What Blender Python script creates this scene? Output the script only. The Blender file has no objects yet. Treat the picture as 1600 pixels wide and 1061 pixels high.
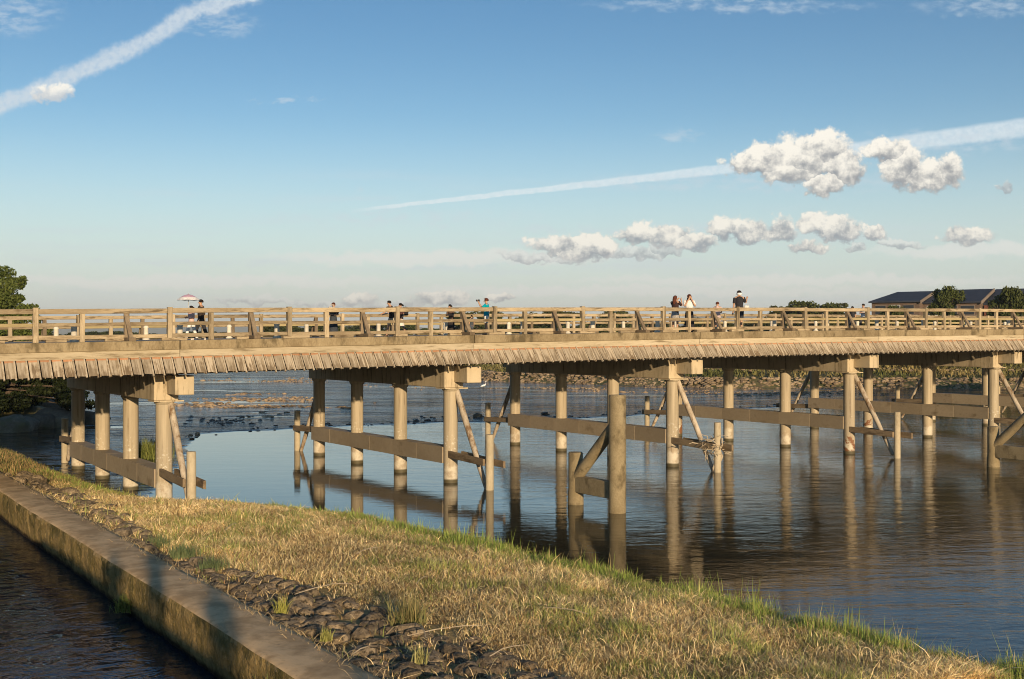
import bpy, math, random
import numpy as np
from mathutils import Vector, Matrix, noise
random.seed(7); RNG = np.random.default_rng(7)
C = bpy.context.scene.collection
SC = bpy.context.scene
rad = math.radians

# ------------------------------------------------------------------ frame of reference
# x runs along the bridge, y across the bridge (away from the viewer), z up, water at z = 0
ANG = 0.5616
SUN_U = (math.sin(rad(15.5)), math.cos(rad(15.5)))      # horizontal direction the sunlight travels
SUN_EL = rad(9.4)

cam_d = bpy.data.cameras.new('camera'); cam = bpy.data.objects.new('camera', cam_d); C.objects.link(cam)
cam.location = (0, 0, 6.0); cam.rotation_euler = (rad(90), 0, -ANG)
cam_d.sensor_width = 36; cam_d.lens = 1872 / 1600 * 36
cam_d.clip_start = 0.1; cam_d.clip_end = 40000
SC.camera = cam
SC.view_settings.view_transform = 'Standard'; SC.view_settings.look = 'None'
SC.view_settings.gamma = 1; SC.view_settings.use_curve_mapping = False
SC.view_settings.exposure = 0.42
SC.cycles.max_bounces = 7; SC.cycles.filter_width = 1.0; SC.cycles.diffuse_bounces = 3; SC.cycles.glossy_bounces = 3; SC.cycles.volume_bounces = 0; SC.cycles.transparent_max_bounces = 6

# ------------------------------------------------------------------ node helpers
class E:
    """wraps a float socket so that shader maths reads as maths"""
    def __init__(s, nt, sock): s.nt = nt; s.s = sock
    def _op(s, op, *a, clamp=False):
        n = s.nt.nodes.new('ShaderNodeMath'); n.operation = op; n.use_clamp = clamp
        for i, v in enumerate((s,) + a):
            if isinstance(v, E): s.nt.links.new(v.s, n.inputs[i])
            else: n.inputs[i].default_value = float(v)
        return E(s.nt, n.outputs[0])
    def __add__(s, o): return s._op('ADD', o)
    __radd__ = __add__
    def __sub__(s, o): return s._op('SUBTRACT', o)
    def __rsub__(s, o): return (s * -1) + o
    def __mul__(s, o): return s._op('MULTIPLY', o)
    __rmul__ = __mul__
    def __truediv__(s, o): return s._op('DIVIDE', o)
    def mx(s, o): return s._op('MAXIMUM', o)
    def mn(s, o): return s._op('MINIMUM', o)
    def ab(s): return s._op('ABSOLUTE')
    def pw(s, o): return s._op('POWER', o)
    def sq(s): return s._op('SQRT')
    def cl(s): return s._op('ADD', 0, clamp=True)
    def ss(s, a, b):
        n = s.nt.nodes.new('ShaderNodeMapRange'); n.interpolation_type = 'SMOOTHSTEP'
        s.nt.links.new(s.s, n.inputs['Value'])
        n.inputs['From Min'].default_value = min(a, b); n.inputs['From Max'].default_value = max(a, b)
        n.inputs['To Min'].default_value = 0 if a < b else 1; n.inputs['To Max'].default_value = 1 if a < b else 0
        return E(s.nt, n.outputs[0])

def combine(nt, x, y, z):
    n = nt.nodes.new('ShaderNodeCombineXYZ')
    for i, v in enumerate((x, y, z)):
        if isinstance(v, E): nt.links.new(v.s, n.inputs[i])
        else: n.inputs[i].default_value = v
    return n.outputs[0]

def noise_n(nt, vec, scale=1, detail=4, rough=.55, dist=0, lac=2.0):
    n = nt.nodes.new('ShaderNodeTexNoise'); n.inputs['Scale'].default_value = scale
    n.inputs['Detail'].default_value = detail; n.inputs['Roughness'].default_value = rough
    n.inputs['Distortion'].default_value = dist; n.inputs['Lacunarity'].default_value = lac
    if vec is not None: nt.links.new(vec, n.inputs['Vector'])
    return E(nt, n.outputs[0])

def mixc(nt, fac, a, b, mode='MIX'):
    n = nt.nodes.new('ShaderNodeMix'); n.data_type = 'RGBA'; n.blend_type = mode
    if isinstance(fac, E): nt.links.new(fac.s, n.inputs[0])
    else: n.inputs[0].default_value = fac
    for k, v in ((6, a), (7, b)):
        if isinstance(v, tuple): n.inputs[k].default_value = (*v, 1) if len(v) == 3 else v
        else: nt.links.new(v, n.inputs[k])
    return n.outputs[2]

# ------------------------------------------------------------------ sky
def build_world():
    w = bpy.data.worlds.new('World'); SC.world = w; w.use_nodes = True
    nt = w.node_tree; nt.nodes.clear()
    out = nt.nodes.new('ShaderNodeOutputWorld'); bg = nt.nodes.new('ShaderNodeBackground')
    nt.links.new(bg.outputs[0], out.inputs[0])
    sky = nt.nodes.new('ShaderNodeTexSky'); sky.sky_type = 'NISHITA'; sky.sun_disc = False
    sky.sun_elevation = SUN_EL; sky.sun_rotation = math.atan2(-SUN_U[0], -SUN_U[1])
    sky.altitude = 50; sky.air_density = 1.0; sky.dust_density = 0.6; sky.ozone_density = 2.5
    bg.inputs[1].default_value = SKY_STRENGTH
    tc = nt.nodes.new('ShaderNodeTexCoord')
    sp = nt.nodes.new('ShaderNodeSeparateXYZ'); nt.links.new(tc.outputs['Generated'], sp.inputs[0])
    X, Y, Z = (E(nt, sp.outputs[i]) for i in range(3))
    fwd = X * math.sin(ANG) + Y * math.cos(ANG); rgt = X * math.cos(ANG) - Y * math.sin(ANG)
    f = fwd.mx(.05)
    # gnomonic sky coordinates about the river's heading, in thousandths
    u0 = rgt / f * 1872; v0 = Z / f * 1872
    infront = fwd.ss(.05, .3)
    vec = combine(nt, u0 / 100, v0 / 100, 0)
    wn = nt.nodes.new('ShaderNodeTexNoise'); wn.inputs['Scale'].default_value = 1.8; wn.inputs['Detail'].default_value = 5
    nt.links.new(vec, wn.inputs['Vector'])
    ws = nt.nodes.new('ShaderNodeSeparateColor'); nt.links.new(wn.outputs['Color'], ws.inputs[0])
    wx = E(nt, ws.outputs[0]) - .5; wy = E(nt, ws.outputs[1]) - .5
    wn2 = nt.nodes.new('ShaderNodeTexNoise'); wn2.inputs['Scale'].default_value = 6.5; wn2.inputs['Detail'].default_value = 6
    nt.links.new(vec, wn2.inputs['Vector'])
    ws2 = nt.nodes.new('ShaderNodeSeparateColor'); nt.links.new(wn2.outputs['Color'], ws2.inputs[0])
    u = u0 + wx * 44 + (E(nt, ws2.outputs[0]) - .5) * 26; v = v0 + wy * 26 + (E(nt, ws2.outputs[1]) - .5) * 22
    fb = noise_n(nt, vec, 3.6, 7, .62)
    fb2 = noise_n(nt, vec, 11, 6, .6)
    skyc = mixc(nt, 1.0, sky.outputs[0], mixc(nt, Z.ss(0, .3), (.86, .90, .90), (.33, .52, .63)), 'MULTIPLY')
    # thin high veil low over the horizon: pale band
    col = mixc(nt, Z.ss(.19, -.02) * .92, skyc, VEIL)
    el = v0
    st = noise_n(nt, combine(nt, u0 / 330 + wx * .8, v0 / 26 + wy * .5, 3.1), 1.1, 5, .55)
    col = mixc(nt, (st.ss(.48, .75) * el.ss(20, 70) * el.ss(330, 130) * .5).cl(), col, CLOUD_HI)
    # contrails and wisps ----------------------------------------
    def P(x, y): return (x - 800, 530.5 - y)
    def seg(a, b, w0, w1, uu, vv):
        ax, ay = P(*a); bx, by = P(*b); L2 = (bx-ax)**2 + (by-ay)**2
        t = (((uu - ax) * (bx-ax) + (vv - ay) * (by-ay)) / L2).cl()
        dx = uu - ax - t * (bx-ax); dy = vv - ay - t * (by-ay)
        d = (dx*dx + dy*dy).sq()
        return 1 - d / (t * (w1-w0) + w0)
    def union(l):
        m = l[0]
        for k in l[1:]: m = m.mx(k)
        return m
    uu = u0 + wx * 12 + (fb2 - .5) * 26; vv = v0 + wy * 12 + (fb - .5) * 34 + (fb2 - .5) * 14
    trail = union([seg((-60, 190), (60, 140), 20, 19, uu, vv), seg((60, 140), (150, 100), 19, 19, uu, vv), seg((150, 100), (235, 62), 19, 19, uu, vv),
                   seg((235, 62), (290, 22), 19, 19, uu, vv), seg((290, 22), (400, -10), 19, 19, uu, vv)])
    wsp = noise_n(nt, combine(nt, u0 / 60, v0 / 22, 1.3), 2.2, 6, .62)
    ta = (trail.ss(-.05, .75) * ((fb2 - .5) * 1.6 + .92)).cl() * .85
    col = mixc(nt, ta, col, CLOUD_HI)
    uu2 = u0 + wx * 3; vv2 = v0 + wy * 3 + (fb - .5) * 5 + (fb2 - .5) * 3
    t2 = union([seg((550, 329), (850, 296), 3.2, 6, uu2, vv2), seg((850, 296), (1150, 262), 6, 10, uu2, vv2),
                seg((1150, 262), (1350, 232), 10, 14, uu2, vv2), seg((1350, 232), (1700, 186), 14, 20, uu2, vv2)])
    TR = (4.3, 4.7, 4.9)
    col = mixc(nt, (t2.ss(0, .5) * ((fb2 - .5) * 1.2 + .85) * (u0 + 250).ss(-20, 70)).cl() * .72, col, TR)
    def patch(x, y, rx, ry, uu=u, vv=v):
        cx, cy = P(x, y); a = (uu - cx) / rx; b = (vv - cy) / ry
        return 1 - (a*a + b*b)
    wis = union([patch(0, 22, 110, 40), patch(340, 40, 80, 24), patch(560, 300, 10, 10), patch(1062, 214, 50, 12), patch(1140, 8, 260, 12),
                 patch(1540, 10, 130, 18), patch(450, 158, 70, 4), patch(260, 412, 230, 6), patch(1180, 285, 330, 20), patch(1500, 222, 200, 22),
                 patch(620, 340, 260, 16), patch(960, 358, 280, 8)])
    col = mixc(nt, (wis.ss(-.1, 1.0) * wsp.ss(.36, .70)).cl() * .5, col, CLOUD_HI)
    puff = patch(82, 143, 34, 17)
    col = mixc(nt, ((puff + (fb - .5) * 2.6 + (fb2 - .5) * 1.2).ss(-.05, .75) * .85).cl(), col, mixc(nt, (fb + (v0 - 387) * .02).ss(.3, .7), (3.2, 3.3, 3.4), CLOUD_LIT))
    bnk = union([patch(1570, 392, 260, 14), patch(700, 402, 330, 14), patch(1250, 438, 420, 10), patch(300, 440, 420, 12), patch(1000, 455, 500, 10)])
    col = mixc(nt, bnk.ss(-.1, .9) * .75, col, CLOUD_LOW)
    # heaped clouds -------------------------------------------------
    big = [(1175, 256, 40, 15), (1205, 250, 46, 24), (1250, 246, 52, 32), (1296, 234, 38, 28), (1312, 256, 36, 34), (1290, 288, 30, 20), (1326, 262, 22, 24), (1232, 262, 54, 20),
           (1388, 238, 34, 18), (1410, 260, 36, 30), (1450, 276, 42, 20), (1480, 266, 24, 24),
           ]
    mid = [(880, 380, 50, 14), (915, 386, 46, 18), (940, 388, 22, 16), (1000, 366, 38, 14), (1040, 368, 40, 16), (1085, 378, 36, 12), (1130, 356, 28, 16),
           (1168, 362, 36, 17), (1220, 358, 24, 18), (1282, 350, 30, 16), (1310, 356, 34, 18), (1258, 384, 34, 9), (1365, 363, 22, 10), (1512, 369, 40, 13),
           (560, 466, 26, 9), (668, 466, 26, 9), (700, 466, 30, 9), (782, 466, 24, 7)]
    dark = [(823, 402, 42, 8), (890, 404, 18, 6), (985, 396, 46, 9), (1040, 388, 34, 8), (1400, 379, 34, 6), (1330, 384, 16, 6), (1575, 291, 14, 7), (400, 472, 60, 5), (610, 474, 90, 5), (500, 475, 40, 5)]
    def cumulus(col, lst, lo, hi, kk, nz, tone):
        fld = None; acc = None
        for (x, y, rx, ry) in lst:
            cx, cy = P(x, y); a = (u - cx) / (rx * 1.15); b = (v - cy) / (ry * 1.2)
            d = 1 - (a*a + b*b)
            if fld is None: fld = d; acc = b
            else:
                gt = d._op('GREATER_THAN', fld); acc = acc + (b - acc) * gt; fld = fld.mx(d)
        dens = fld.mx(-1.5) + (nz - .5) * kk
        al = dens.ss(-.16, .48) * infront
        sh = ((acc * .85 + (fb - .5) * 4.4 + (fb2 - .5) * 1.2).ss(-1.0, .75))
        sh = (sh * (dens.ss(0, .6) * .25 + .8)).cl()
        c = mixc(nt, sh, lo, hi)
        return mixc(nt, al * tone, col, c)
    nz = fb * .75 + fb2 * .25
    col = cumulus(col, dark, CLOUD_DARK, CLOUD_LOW, 4.2, nz, .75)
    col = cumulus(col, mid, CLOUD_DARK, CLOUD_LIT, 3.7, nz, .93)
    col = cumulus(col, big, CLOUD_MID, CLOUD_LIT, 3.2, nz, .97)
    nt.links.new(col, bg.inputs[0])

SKY_STRENGTH = 0.15
VEIL = (3.75, 4.15, 4.1); CLOUD_HI = (3.3, 3.75, 4.15); CLOUD_LOW = (4.4, 4.5, 4.3)
CLOUD_DARK = (1.35, 1.6, 1.9); CLOUD_MID = (1.5, 1.6, 1.75); CLOUD_LIT = (5.5, 5.2, 4.6)
build_world()

sun_d = bpy.data.lights.new('sun', 'SUN'); sun_d.energy = 4.9; sun_d.angle = rad(0.53); sun_d.color = (1.0, .76, .48)
sun = bpy.data.objects.new('sun', sun_d); C.objects.link(sun)
sd = Vector((SUN_U[0]*math.cos(SUN_EL), SUN_U[1]*math.cos(SUN_EL), -math.sin(SUN_EL)))
sun.rotation_euler = sd.to_track_quat('-Z', 'Y').to_euler(); sun.location = (-20, -60, 40)

# ------------------------------------------------------------------ materials
def new_mat(name):
    m = bpy.data.materials.new(name); m.use_nodes = True; nt = m.node_tree
    return m, nt, nt.nodes['Principled BSDF']

def obj_vec(nt, stretch=(1, 1, 1), world=False, rnd=True):
    if world:
        g = nt.nodes.new('ShaderNodeNewGeometry'); v = g.outputs['Position']
    else:
        t = nt.nodes.new('ShaderNodeTexCoord'); v = t.outputs['Object']
    mp = nt.nodes.new('ShaderNodeMapping'); mp.inputs['Scale'].default_value = stretch
    nt.links.new(v, mp.inputs['Vector'])
    if rnd and not world:
        oi = nt.nodes.new('ShaderNodeObjectInfo'); r = E(nt, oi.outputs['Random']) * 37
        nt.links.new(combine(nt, r, r, r), mp.inputs['Location'])
    return mp.outputs[0]

def set_bump(nt, b, h, dist, strength=1):
    bp = nt.nodes.new('ShaderNodeBump'); bp.inputs['Distance'].default_value = dist; bp.inputs['Strength'].default_value = strength
    nt.links.new(h.s if isinstance(h, E) else h, bp.inputs['Height']); nt.links.new(bp.outputs[0], b.inputs['Normal'])

def mottled(name, c1, c2, scale=2, stretch=(1, 1, 1), rough=.85, bump=.01, c3=None, c3s=.8, c3t=(.55, .7), world=False, fine=12, vary=.25, spec=.25):
    m, nt, b = new_mat(name)
    v = obj_vec(nt, stretch, world)
    n1 = noise_n(nt, v, scale, 6, .6); n2 = noise_n(nt, v, scale * fine, 4, .6)
    col = mixc(nt, (n1 * .65 + n2 * .35).ss(.36, .64), c1, c2)
    if c3:
        n3 = noise_n(nt, v, scale * c3s, 7, .65); col = mixc(nt, n3.ss(*c3t), col, c3)
    oi = nt.nodes.new('ShaderNodeObjectInfo')
    hv = nt.nodes.new('ShaderNodeHueSaturation')
    nt.links.new((E(nt, oi.outputs['Random']) * vary + (1 - vary / 2)).s, hv.inputs['Value'])
    nt.links.new(col, hv.inputs['Color']); nt.links.new(hv.outputs[0], b.inputs['Base Color'])
    b.inputs['Roughness'].default_value = rough; b.inputs['Specular IOR Level'].default_value = spec
    set_bump(nt, b, n1 * .5 + n2 * .5, bump)
    return m

def plain(name, c, rough=.8, spec=.3):
    m, nt, b = new_mat(name); b.inputs['Base Color'].default_value = (*c, 1)
    b.inputs['Roughness'].default_value = rough; b.inputs['Specular IOR Level'].default_value = spec
    n = noise_n(nt, obj_vec(nt), 14, 4, .6)
    nt.links.new(mixc(nt, n.ss(.3, .7), tuple(k * .78 for k in c), tuple(min(1, k * 1.12) for k in c)), b.inputs['Base Color'])
    return m

M = {}
M['rail'] = mottled('weathered_rail_wood', (.25, .19, .115), (.42, .335, .215), 1.4, (.45, 2.5, 2.5), bump=.008, c3=(.14, .10, .055), c3s=2.2, c3t=(.5, .66), vary=.45)
M['rail_lichen'] = mottled('lichen_rail_wood', (.29, .23, .12), (.42, .34, .175), 1.2, (.35, 2.5, 2.5), bump=.006, c3=(.22, .17, .09), c3t=(.55, .7), vary=.3)
M['post'] = mottled('weathered_post_wood', (.28, .22, .14), (.45, .365, .24), 1.6, (2.5, 2.5, .4), bump=.008, c3=(.14, .105, .06), c3t=(.5, .66), vary=.6)
M['dark_wood'] = mottled('dark_weathered_wood', (.13, .095, .06), (.22, .165, .105), 1.6, (2.5, 2.5, .5), bump=.006, vary=.3)
M['brace'] = mottled('brace_wood', (.15, .11, .07), (.27, .21, .14), 1.6, (2.5, 2.5, .5), bump=.006, vary=.4)
M['kerb'] = mottled('kerb_concrete', (.20, .15, .082), (.33, .26, .155), 1.1, (1, 1, .5), bump=.02, c3=(.115, .088, .047), c3s=1.6, c3t=(.5, .66), fine=18, vary=.15)
M['strip'] = mottled('pale_girder_edge', (.40, .33, .215), (.52, .44, .31), .5, (.5, 1, 4), bump=.003, c3=(.22, .17, .1), c3s=3.5, c3t=(.5, .68), vary=.25)
M['cap'] = None
M['timber'] = mottled('old_round_timber', (.34, .27, .19), (.56, .48, .37), 1.1, (3, 3, .5), bump=.012, c3=(.20, .125, .065), c3s=1.1, c3t=(.5, .66), vary=.25)
M['plank_dark'] = mottled('old_dark_plank', (.17, .12, .07), (.30, .225, .14), 1.4, (2.2, .5, 2.2), bump=.012, c3=(.09, .06, .035), c3t=(.5, .68), vary=.3)
M['fender'] = mottled('mossy_pile_concrete', (.20, .155, .085), (.31, .25, .15), 1.2, (1, 1, .8), bump=.02, c3=(.13, .10, .055), c3s=1.6, c3t=(.5, .66), fine=20, vary=.1)
M['pile'] = mottled('small_pile_concrete', (.36, .30, .20), (.47, .40, .28), 1.2, (1, 1, .5), bump=.008, c3=(.24, .19, .12), c3t=(.55, .75), vary=.15)
M['soffit'] = mottled('soffit_concrete', (.20, .155, .10), (.28, .22, .145), .8, bump=.004)
M['deck'] = mottled('deck_paving', (.22, .20, .17), (.30, .27, .23), 1, bump=.004)
M['rust'] = mottled('rusty_steel', (.24, .085, .03), (.40, .17, .07), 3, bump=.004)
M['bollard'] = mottled('bollard_stone', (.55, .50, .40), (.66, .6, .49), 3, bump=.004)
M['stone'] = mottled('revetment_stone', (.13, .095, .056), (.34, .26, .165), 2.2, bump=.05, c3=(.055, .042, .026), c3s=1.4, c3t=(.5, .62), fine=8, vary=.5)
M['boulder'] = mottled('bank_boulder', (.09, .078, .06), (.17, .148, .11), .9, bump=.06, c3=(.09, .09, .05), c3t=(.5, .66), vary=.4)
M['wet_rock'] = mottled('dark_wet_rock', (.07, .058, .045), (.13, .105, .08), 1.5, bump=.04, rough=.5, vary=.5)
M['pebble'] = mottled('pale_pebbles', (.28, .19, .11), (.48, .36, .23), .35, bump=.03, c3=(.15, .11, .07), c3s=2.6, c3t=(.5, .62), world=True, fine=9)
M['rip'] = mottled('riprap_stone', (.20, .145, .085), (.38, .29, .19), .3, bump=.04, c3=(.14, .10, .065), c3s=3, c3t=(.5, .6), world=True, fine=9)
M['bark'] = mottled('bark', (.07, .05, .035), (.14, .10, .07), 3, (2, 2, .6), bump=.03)
M['drift'] = mottled('driftwood', (.36, .29, .20), (.52, .43, .31), 3, bump=.01, vary=.3)

def paint_mat(name, base, z0, rust=.5):
    m, nt, b = new_mat(name)
    v = obj_vec(nt, (1, 1, 1)); g = nt.nodes.new('ShaderNodeNewGeometry')
    sp = nt.nodes.new('ShaderNodeSeparateXYZ'); nt.links.new(g.outputs['Position'], sp.inputs[0]); z = E(nt, sp.outputs[2])
    streak = noise_n(nt, obj_vec(nt, (5, 5, .22)), 1.6, 5, .6); blot = noise_n(nt, v, 2.6, 8, .62); pit = noise_n(nt, v, 22, 3, .6)
    c = mixc(nt, streak.ss(.35, .68), base, tuple(k * .74 for k in base))
    c = mixc(nt, (streak.ss(.58, .72) * blot.ss(.40, .56)).cl() * .75, c, (.17, .12, .07))
    scour = (z + (blot - .5) * .7).ss(.85, .55)                       # the washed foot, between floods
    c = mixc(nt, scour * .9, c, mixc(nt, blot.ss(.4, .6), (.58, .52, .41), (.40, .34, .25)))
    c = mixc(nt, (blot.ss(.53, .56) * z.ss(1.25, .8) * rust).cl(), c, (.20, .085, .035))
    c = mixc(nt, (pit.ss(.63, .68) * z.ss(1.4, .9)).cl() * .8, c, (.62, .58, .48))
    c = mixc(nt, (noise_n(nt, v, 5, 5, .6).ss(.69, .71)).cl() * .7, c, (.64, .6, .5))
    c = mixc(nt, (noise_n(nt, v, 9, 4, .65).ss(.57, .62) * z.ss(2.3, 1.6) * z.ss(1.0, 1.3) * blot.ss(.42, .52)).cl() * .85, c, (.66, .62, .52))
    c = mixc(nt, (z + (blot - .5) * .1).ss(.20, .10), c, (.09, .075, .04))  # wet, mossy foot at the waterline
    nt.links.new(c, b.inputs['Base Color']); b.inputs['Roughness'].default_value = .62; b.inputs['Specular IOR Level'].default_value = .3
    set_bump(nt, b, streak * .3 + pit * .3 + blot * .4, .008)
    return m
M['column'] = paint_mat('beige_painted_column', (.44, .365, .25), 0, .15)
M['column_rusty'] = paint_mat('beige_painted_column_peeling', (.43, .355, .245), 0, 1)
M['beam'] = mottled('brown_painted_steel', (.31, .245, .165), (.38, .305, .21), .7, (1, .6, 1), rough=.6, bump=.004, c3=(.22, .165, .10), c3s=2, c3t=(.54, .7), vary=.25)

def stained_mat(name, base, dirt, freq=7, lo=.5, hi=.66, bump=.004):
    """vertical run-off stains, as concrete and old boards carry them"""
    m, nt, b = new_mat(name)
    v = obj_vec(nt, (1, 1, .09), True); n = noise_n(nt, v, freq, 6, .7); w = noise_n(nt, obj_vec(nt, (1, 1, .6), True), 1.1, 4, .6)
    f = noise_n(nt, obj_vec(nt, (1, 1, .5), True), 16, 4, .6)
    c = mixc(nt, w.ss(.3, .7), base, tuple(k * .82 for k in base))
    c = mixc(nt, (n.ss(lo, hi) * w.ss(.36, .56) * .85).cl(), c, dirt)
    c = mixc(nt, f.ss(.6, .75) * .3, c, tuple(k * 1.3 for k in base))
    nt.links.new(c, b.inputs['Base Color']); b.inputs['Roughness'].default_value = .8; b.inputs['Specular IOR Level'].default_value = .2
    set_bump(nt, b, n * .6 + f * .4, bump)
    return m
M['cap'] = stained_mat('stained_cap_concrete', (.56, .46, .31), (.14, .105, .06), 6)

def board_mat():
    m, nt, b = new_mat('skirt_board_wood')
    tc = nt.nodes.new('ShaderNodeTexCoord'); sp = nt.nodes.new('ShaderNodeSeparateXYZ'); nt.links.new(tc.outputs['Object'], sp.inputs[0])
    z = E(nt, sp.outputs[2])                                          # 0 at the top edge, -0.66 at the foot
    oi = nt.nodes.new('ShaderNodeObjectInfo'); R = E(nt, oi.outputs['Random'])
    st = noise_n(nt, obj_vec(nt, (1, .05, .07)), 16, 5, .6); bl = noise_n(nt, obj_vec(nt, (1, .5, .5)), 4, 6, .6)
    c = mixc(nt, st.ss(.3, .7), (.44, .37, .275), (.34, .28, .195))
    c = mixc(nt, ((st * .6 + bl * .5 + z.ss(0, -.7) * .12).ss(.54, .70) * (R * .6 + .45)).cl(), c, (.14, .10, .06))
    c = mixc(nt, ((z + (bl - .5) * .12).ss(-.07, -.035)).cl() * .85, c, (.42, .20, .095))   # bleached rust-red top edge
    hv = nt.nodes.new('ShaderNodeHueSaturation'); nt.links.new((R * .4 + .82).s, hv.inputs['Value'])
    nt.links.new(c, hv.inputs['Color']); nt.links.new(hv.outputs[0], b.inputs['Base Color']); b.inputs['Roughness'].default_value = .85
    b.inputs['Specular IOR Level'].default_value = .2
    set_bump(nt, b, st, .002); return m
M['board'] = board_mat()
M['batten'] = mottled('skirt_batten_wood', (.33, .27, .19), (.48, .405, .30), 3, (3, 3, .6), bump=.004, c3=(.2, .14, .085), c3t=(.52, .66), vary=.4)

def attr_mat(name, rough=.7, trans=.25, spec=.15):
    m, nt, b = new_mat(name)
    a = nt.nodes.new('ShaderNodeAttribute'); a.attribute_name = 'col'
    nt.links.new(a.outputs['Color'], b.inputs['Base Color']); b.inputs['Roughness'].default_value = rough; b.inputs['Specular IOR Level'].default_value = spec
    if trans:
        t = nt.nodes.new('ShaderNodeBsdfTranslucent'); nt.links.new(a.outputs['Color'], t.inputs['Color'])
        mx = nt.nodes.new('ShaderNodeMixShader'); mx.inputs[0].default_value = trans
        nt.links.new(b.outputs[0], mx.inputs[1]); nt.links.new(t.outputs[0], mx.inputs[2]); nt.links.new(mx.outputs[0], nt.nodes['Material Output'].inputs['Surface'])
    return m
M['blade'] = attr_mat('grass_blades', trans=.12); M['leaf'] = attr_mat('leaves', .6, .3)

def ground_mat():
    m, nt, b = new_mat('bank_soil_and_straw')
    v = obj_vec(nt, (1, 1, 1), True); n1 = noise_n(nt, v, .7, 6, .6); n2 = noise_n(nt, v, 9, 5, .65)
    c = mixc(nt, n1.ss(.35, .65), (.46, .33, .155), (.32, .24, .10)); c = mixc(nt, n2.ss(.5, .72), c, (.17, .12, .06))
    nt.links.new(c, b.inputs['Base Color']); b.inputs['Roughness'].default_value = .95; b.inputs['Specular IOR Level'].default_value = .1
    set_bump(nt, b, n2, .05); return m
M['bank'] = ground_mat()
M['far_ground'] = mottled('far_grass_ground', (.13, .115, .045), (.20, .165, .075), .12, bump=.1, c3=(.075, .085, .03), c3s=1.6, c3t=(.46, .6), world=True, fine=14)

def wall_mat():
    m, nt, b = new_mat('mossy_canal_wall')
    g = nt.nodes.new('ShaderNodeNewGeometry'); sp = nt.nodes.new('ShaderNodeSeparateXYZ'); nt.links.new(g.outputs['Position'], sp.inputs[0]); z = E(nt, sp.outputs[2])
    v = obj_vec(nt, (1, 1, 1), True); n1 = noise_n(nt, v, 1.1, 6, .62); n2 = noise_n(nt, v, 10, 5, .7); n3 = noise_n(nt, obj_vec(nt, (1, 1, .35), True), 3.2, 6, .62)
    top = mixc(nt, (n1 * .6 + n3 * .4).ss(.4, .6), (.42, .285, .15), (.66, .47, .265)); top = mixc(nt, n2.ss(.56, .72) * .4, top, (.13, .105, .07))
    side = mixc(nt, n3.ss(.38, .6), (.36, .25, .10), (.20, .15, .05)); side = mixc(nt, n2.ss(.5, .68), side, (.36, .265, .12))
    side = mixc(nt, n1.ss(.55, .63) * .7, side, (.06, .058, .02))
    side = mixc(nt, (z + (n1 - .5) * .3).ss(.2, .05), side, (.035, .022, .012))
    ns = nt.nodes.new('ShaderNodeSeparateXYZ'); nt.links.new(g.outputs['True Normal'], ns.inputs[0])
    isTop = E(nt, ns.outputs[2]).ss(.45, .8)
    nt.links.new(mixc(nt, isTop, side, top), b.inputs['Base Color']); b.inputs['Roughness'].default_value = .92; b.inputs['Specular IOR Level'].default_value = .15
    bp = nt.nodes.new('ShaderNodeBump'); bp.inputs['Distance'].default_value = .06
    nt.links.new(((1 - isTop * .9) * (n2 * .9 + n3 * 1.2)).s, bp.inputs['Height']); nt.links.new(bp.outputs[0], b.inputs['Normal'])
    return m
M['wall'] = wall_mat()

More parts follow.
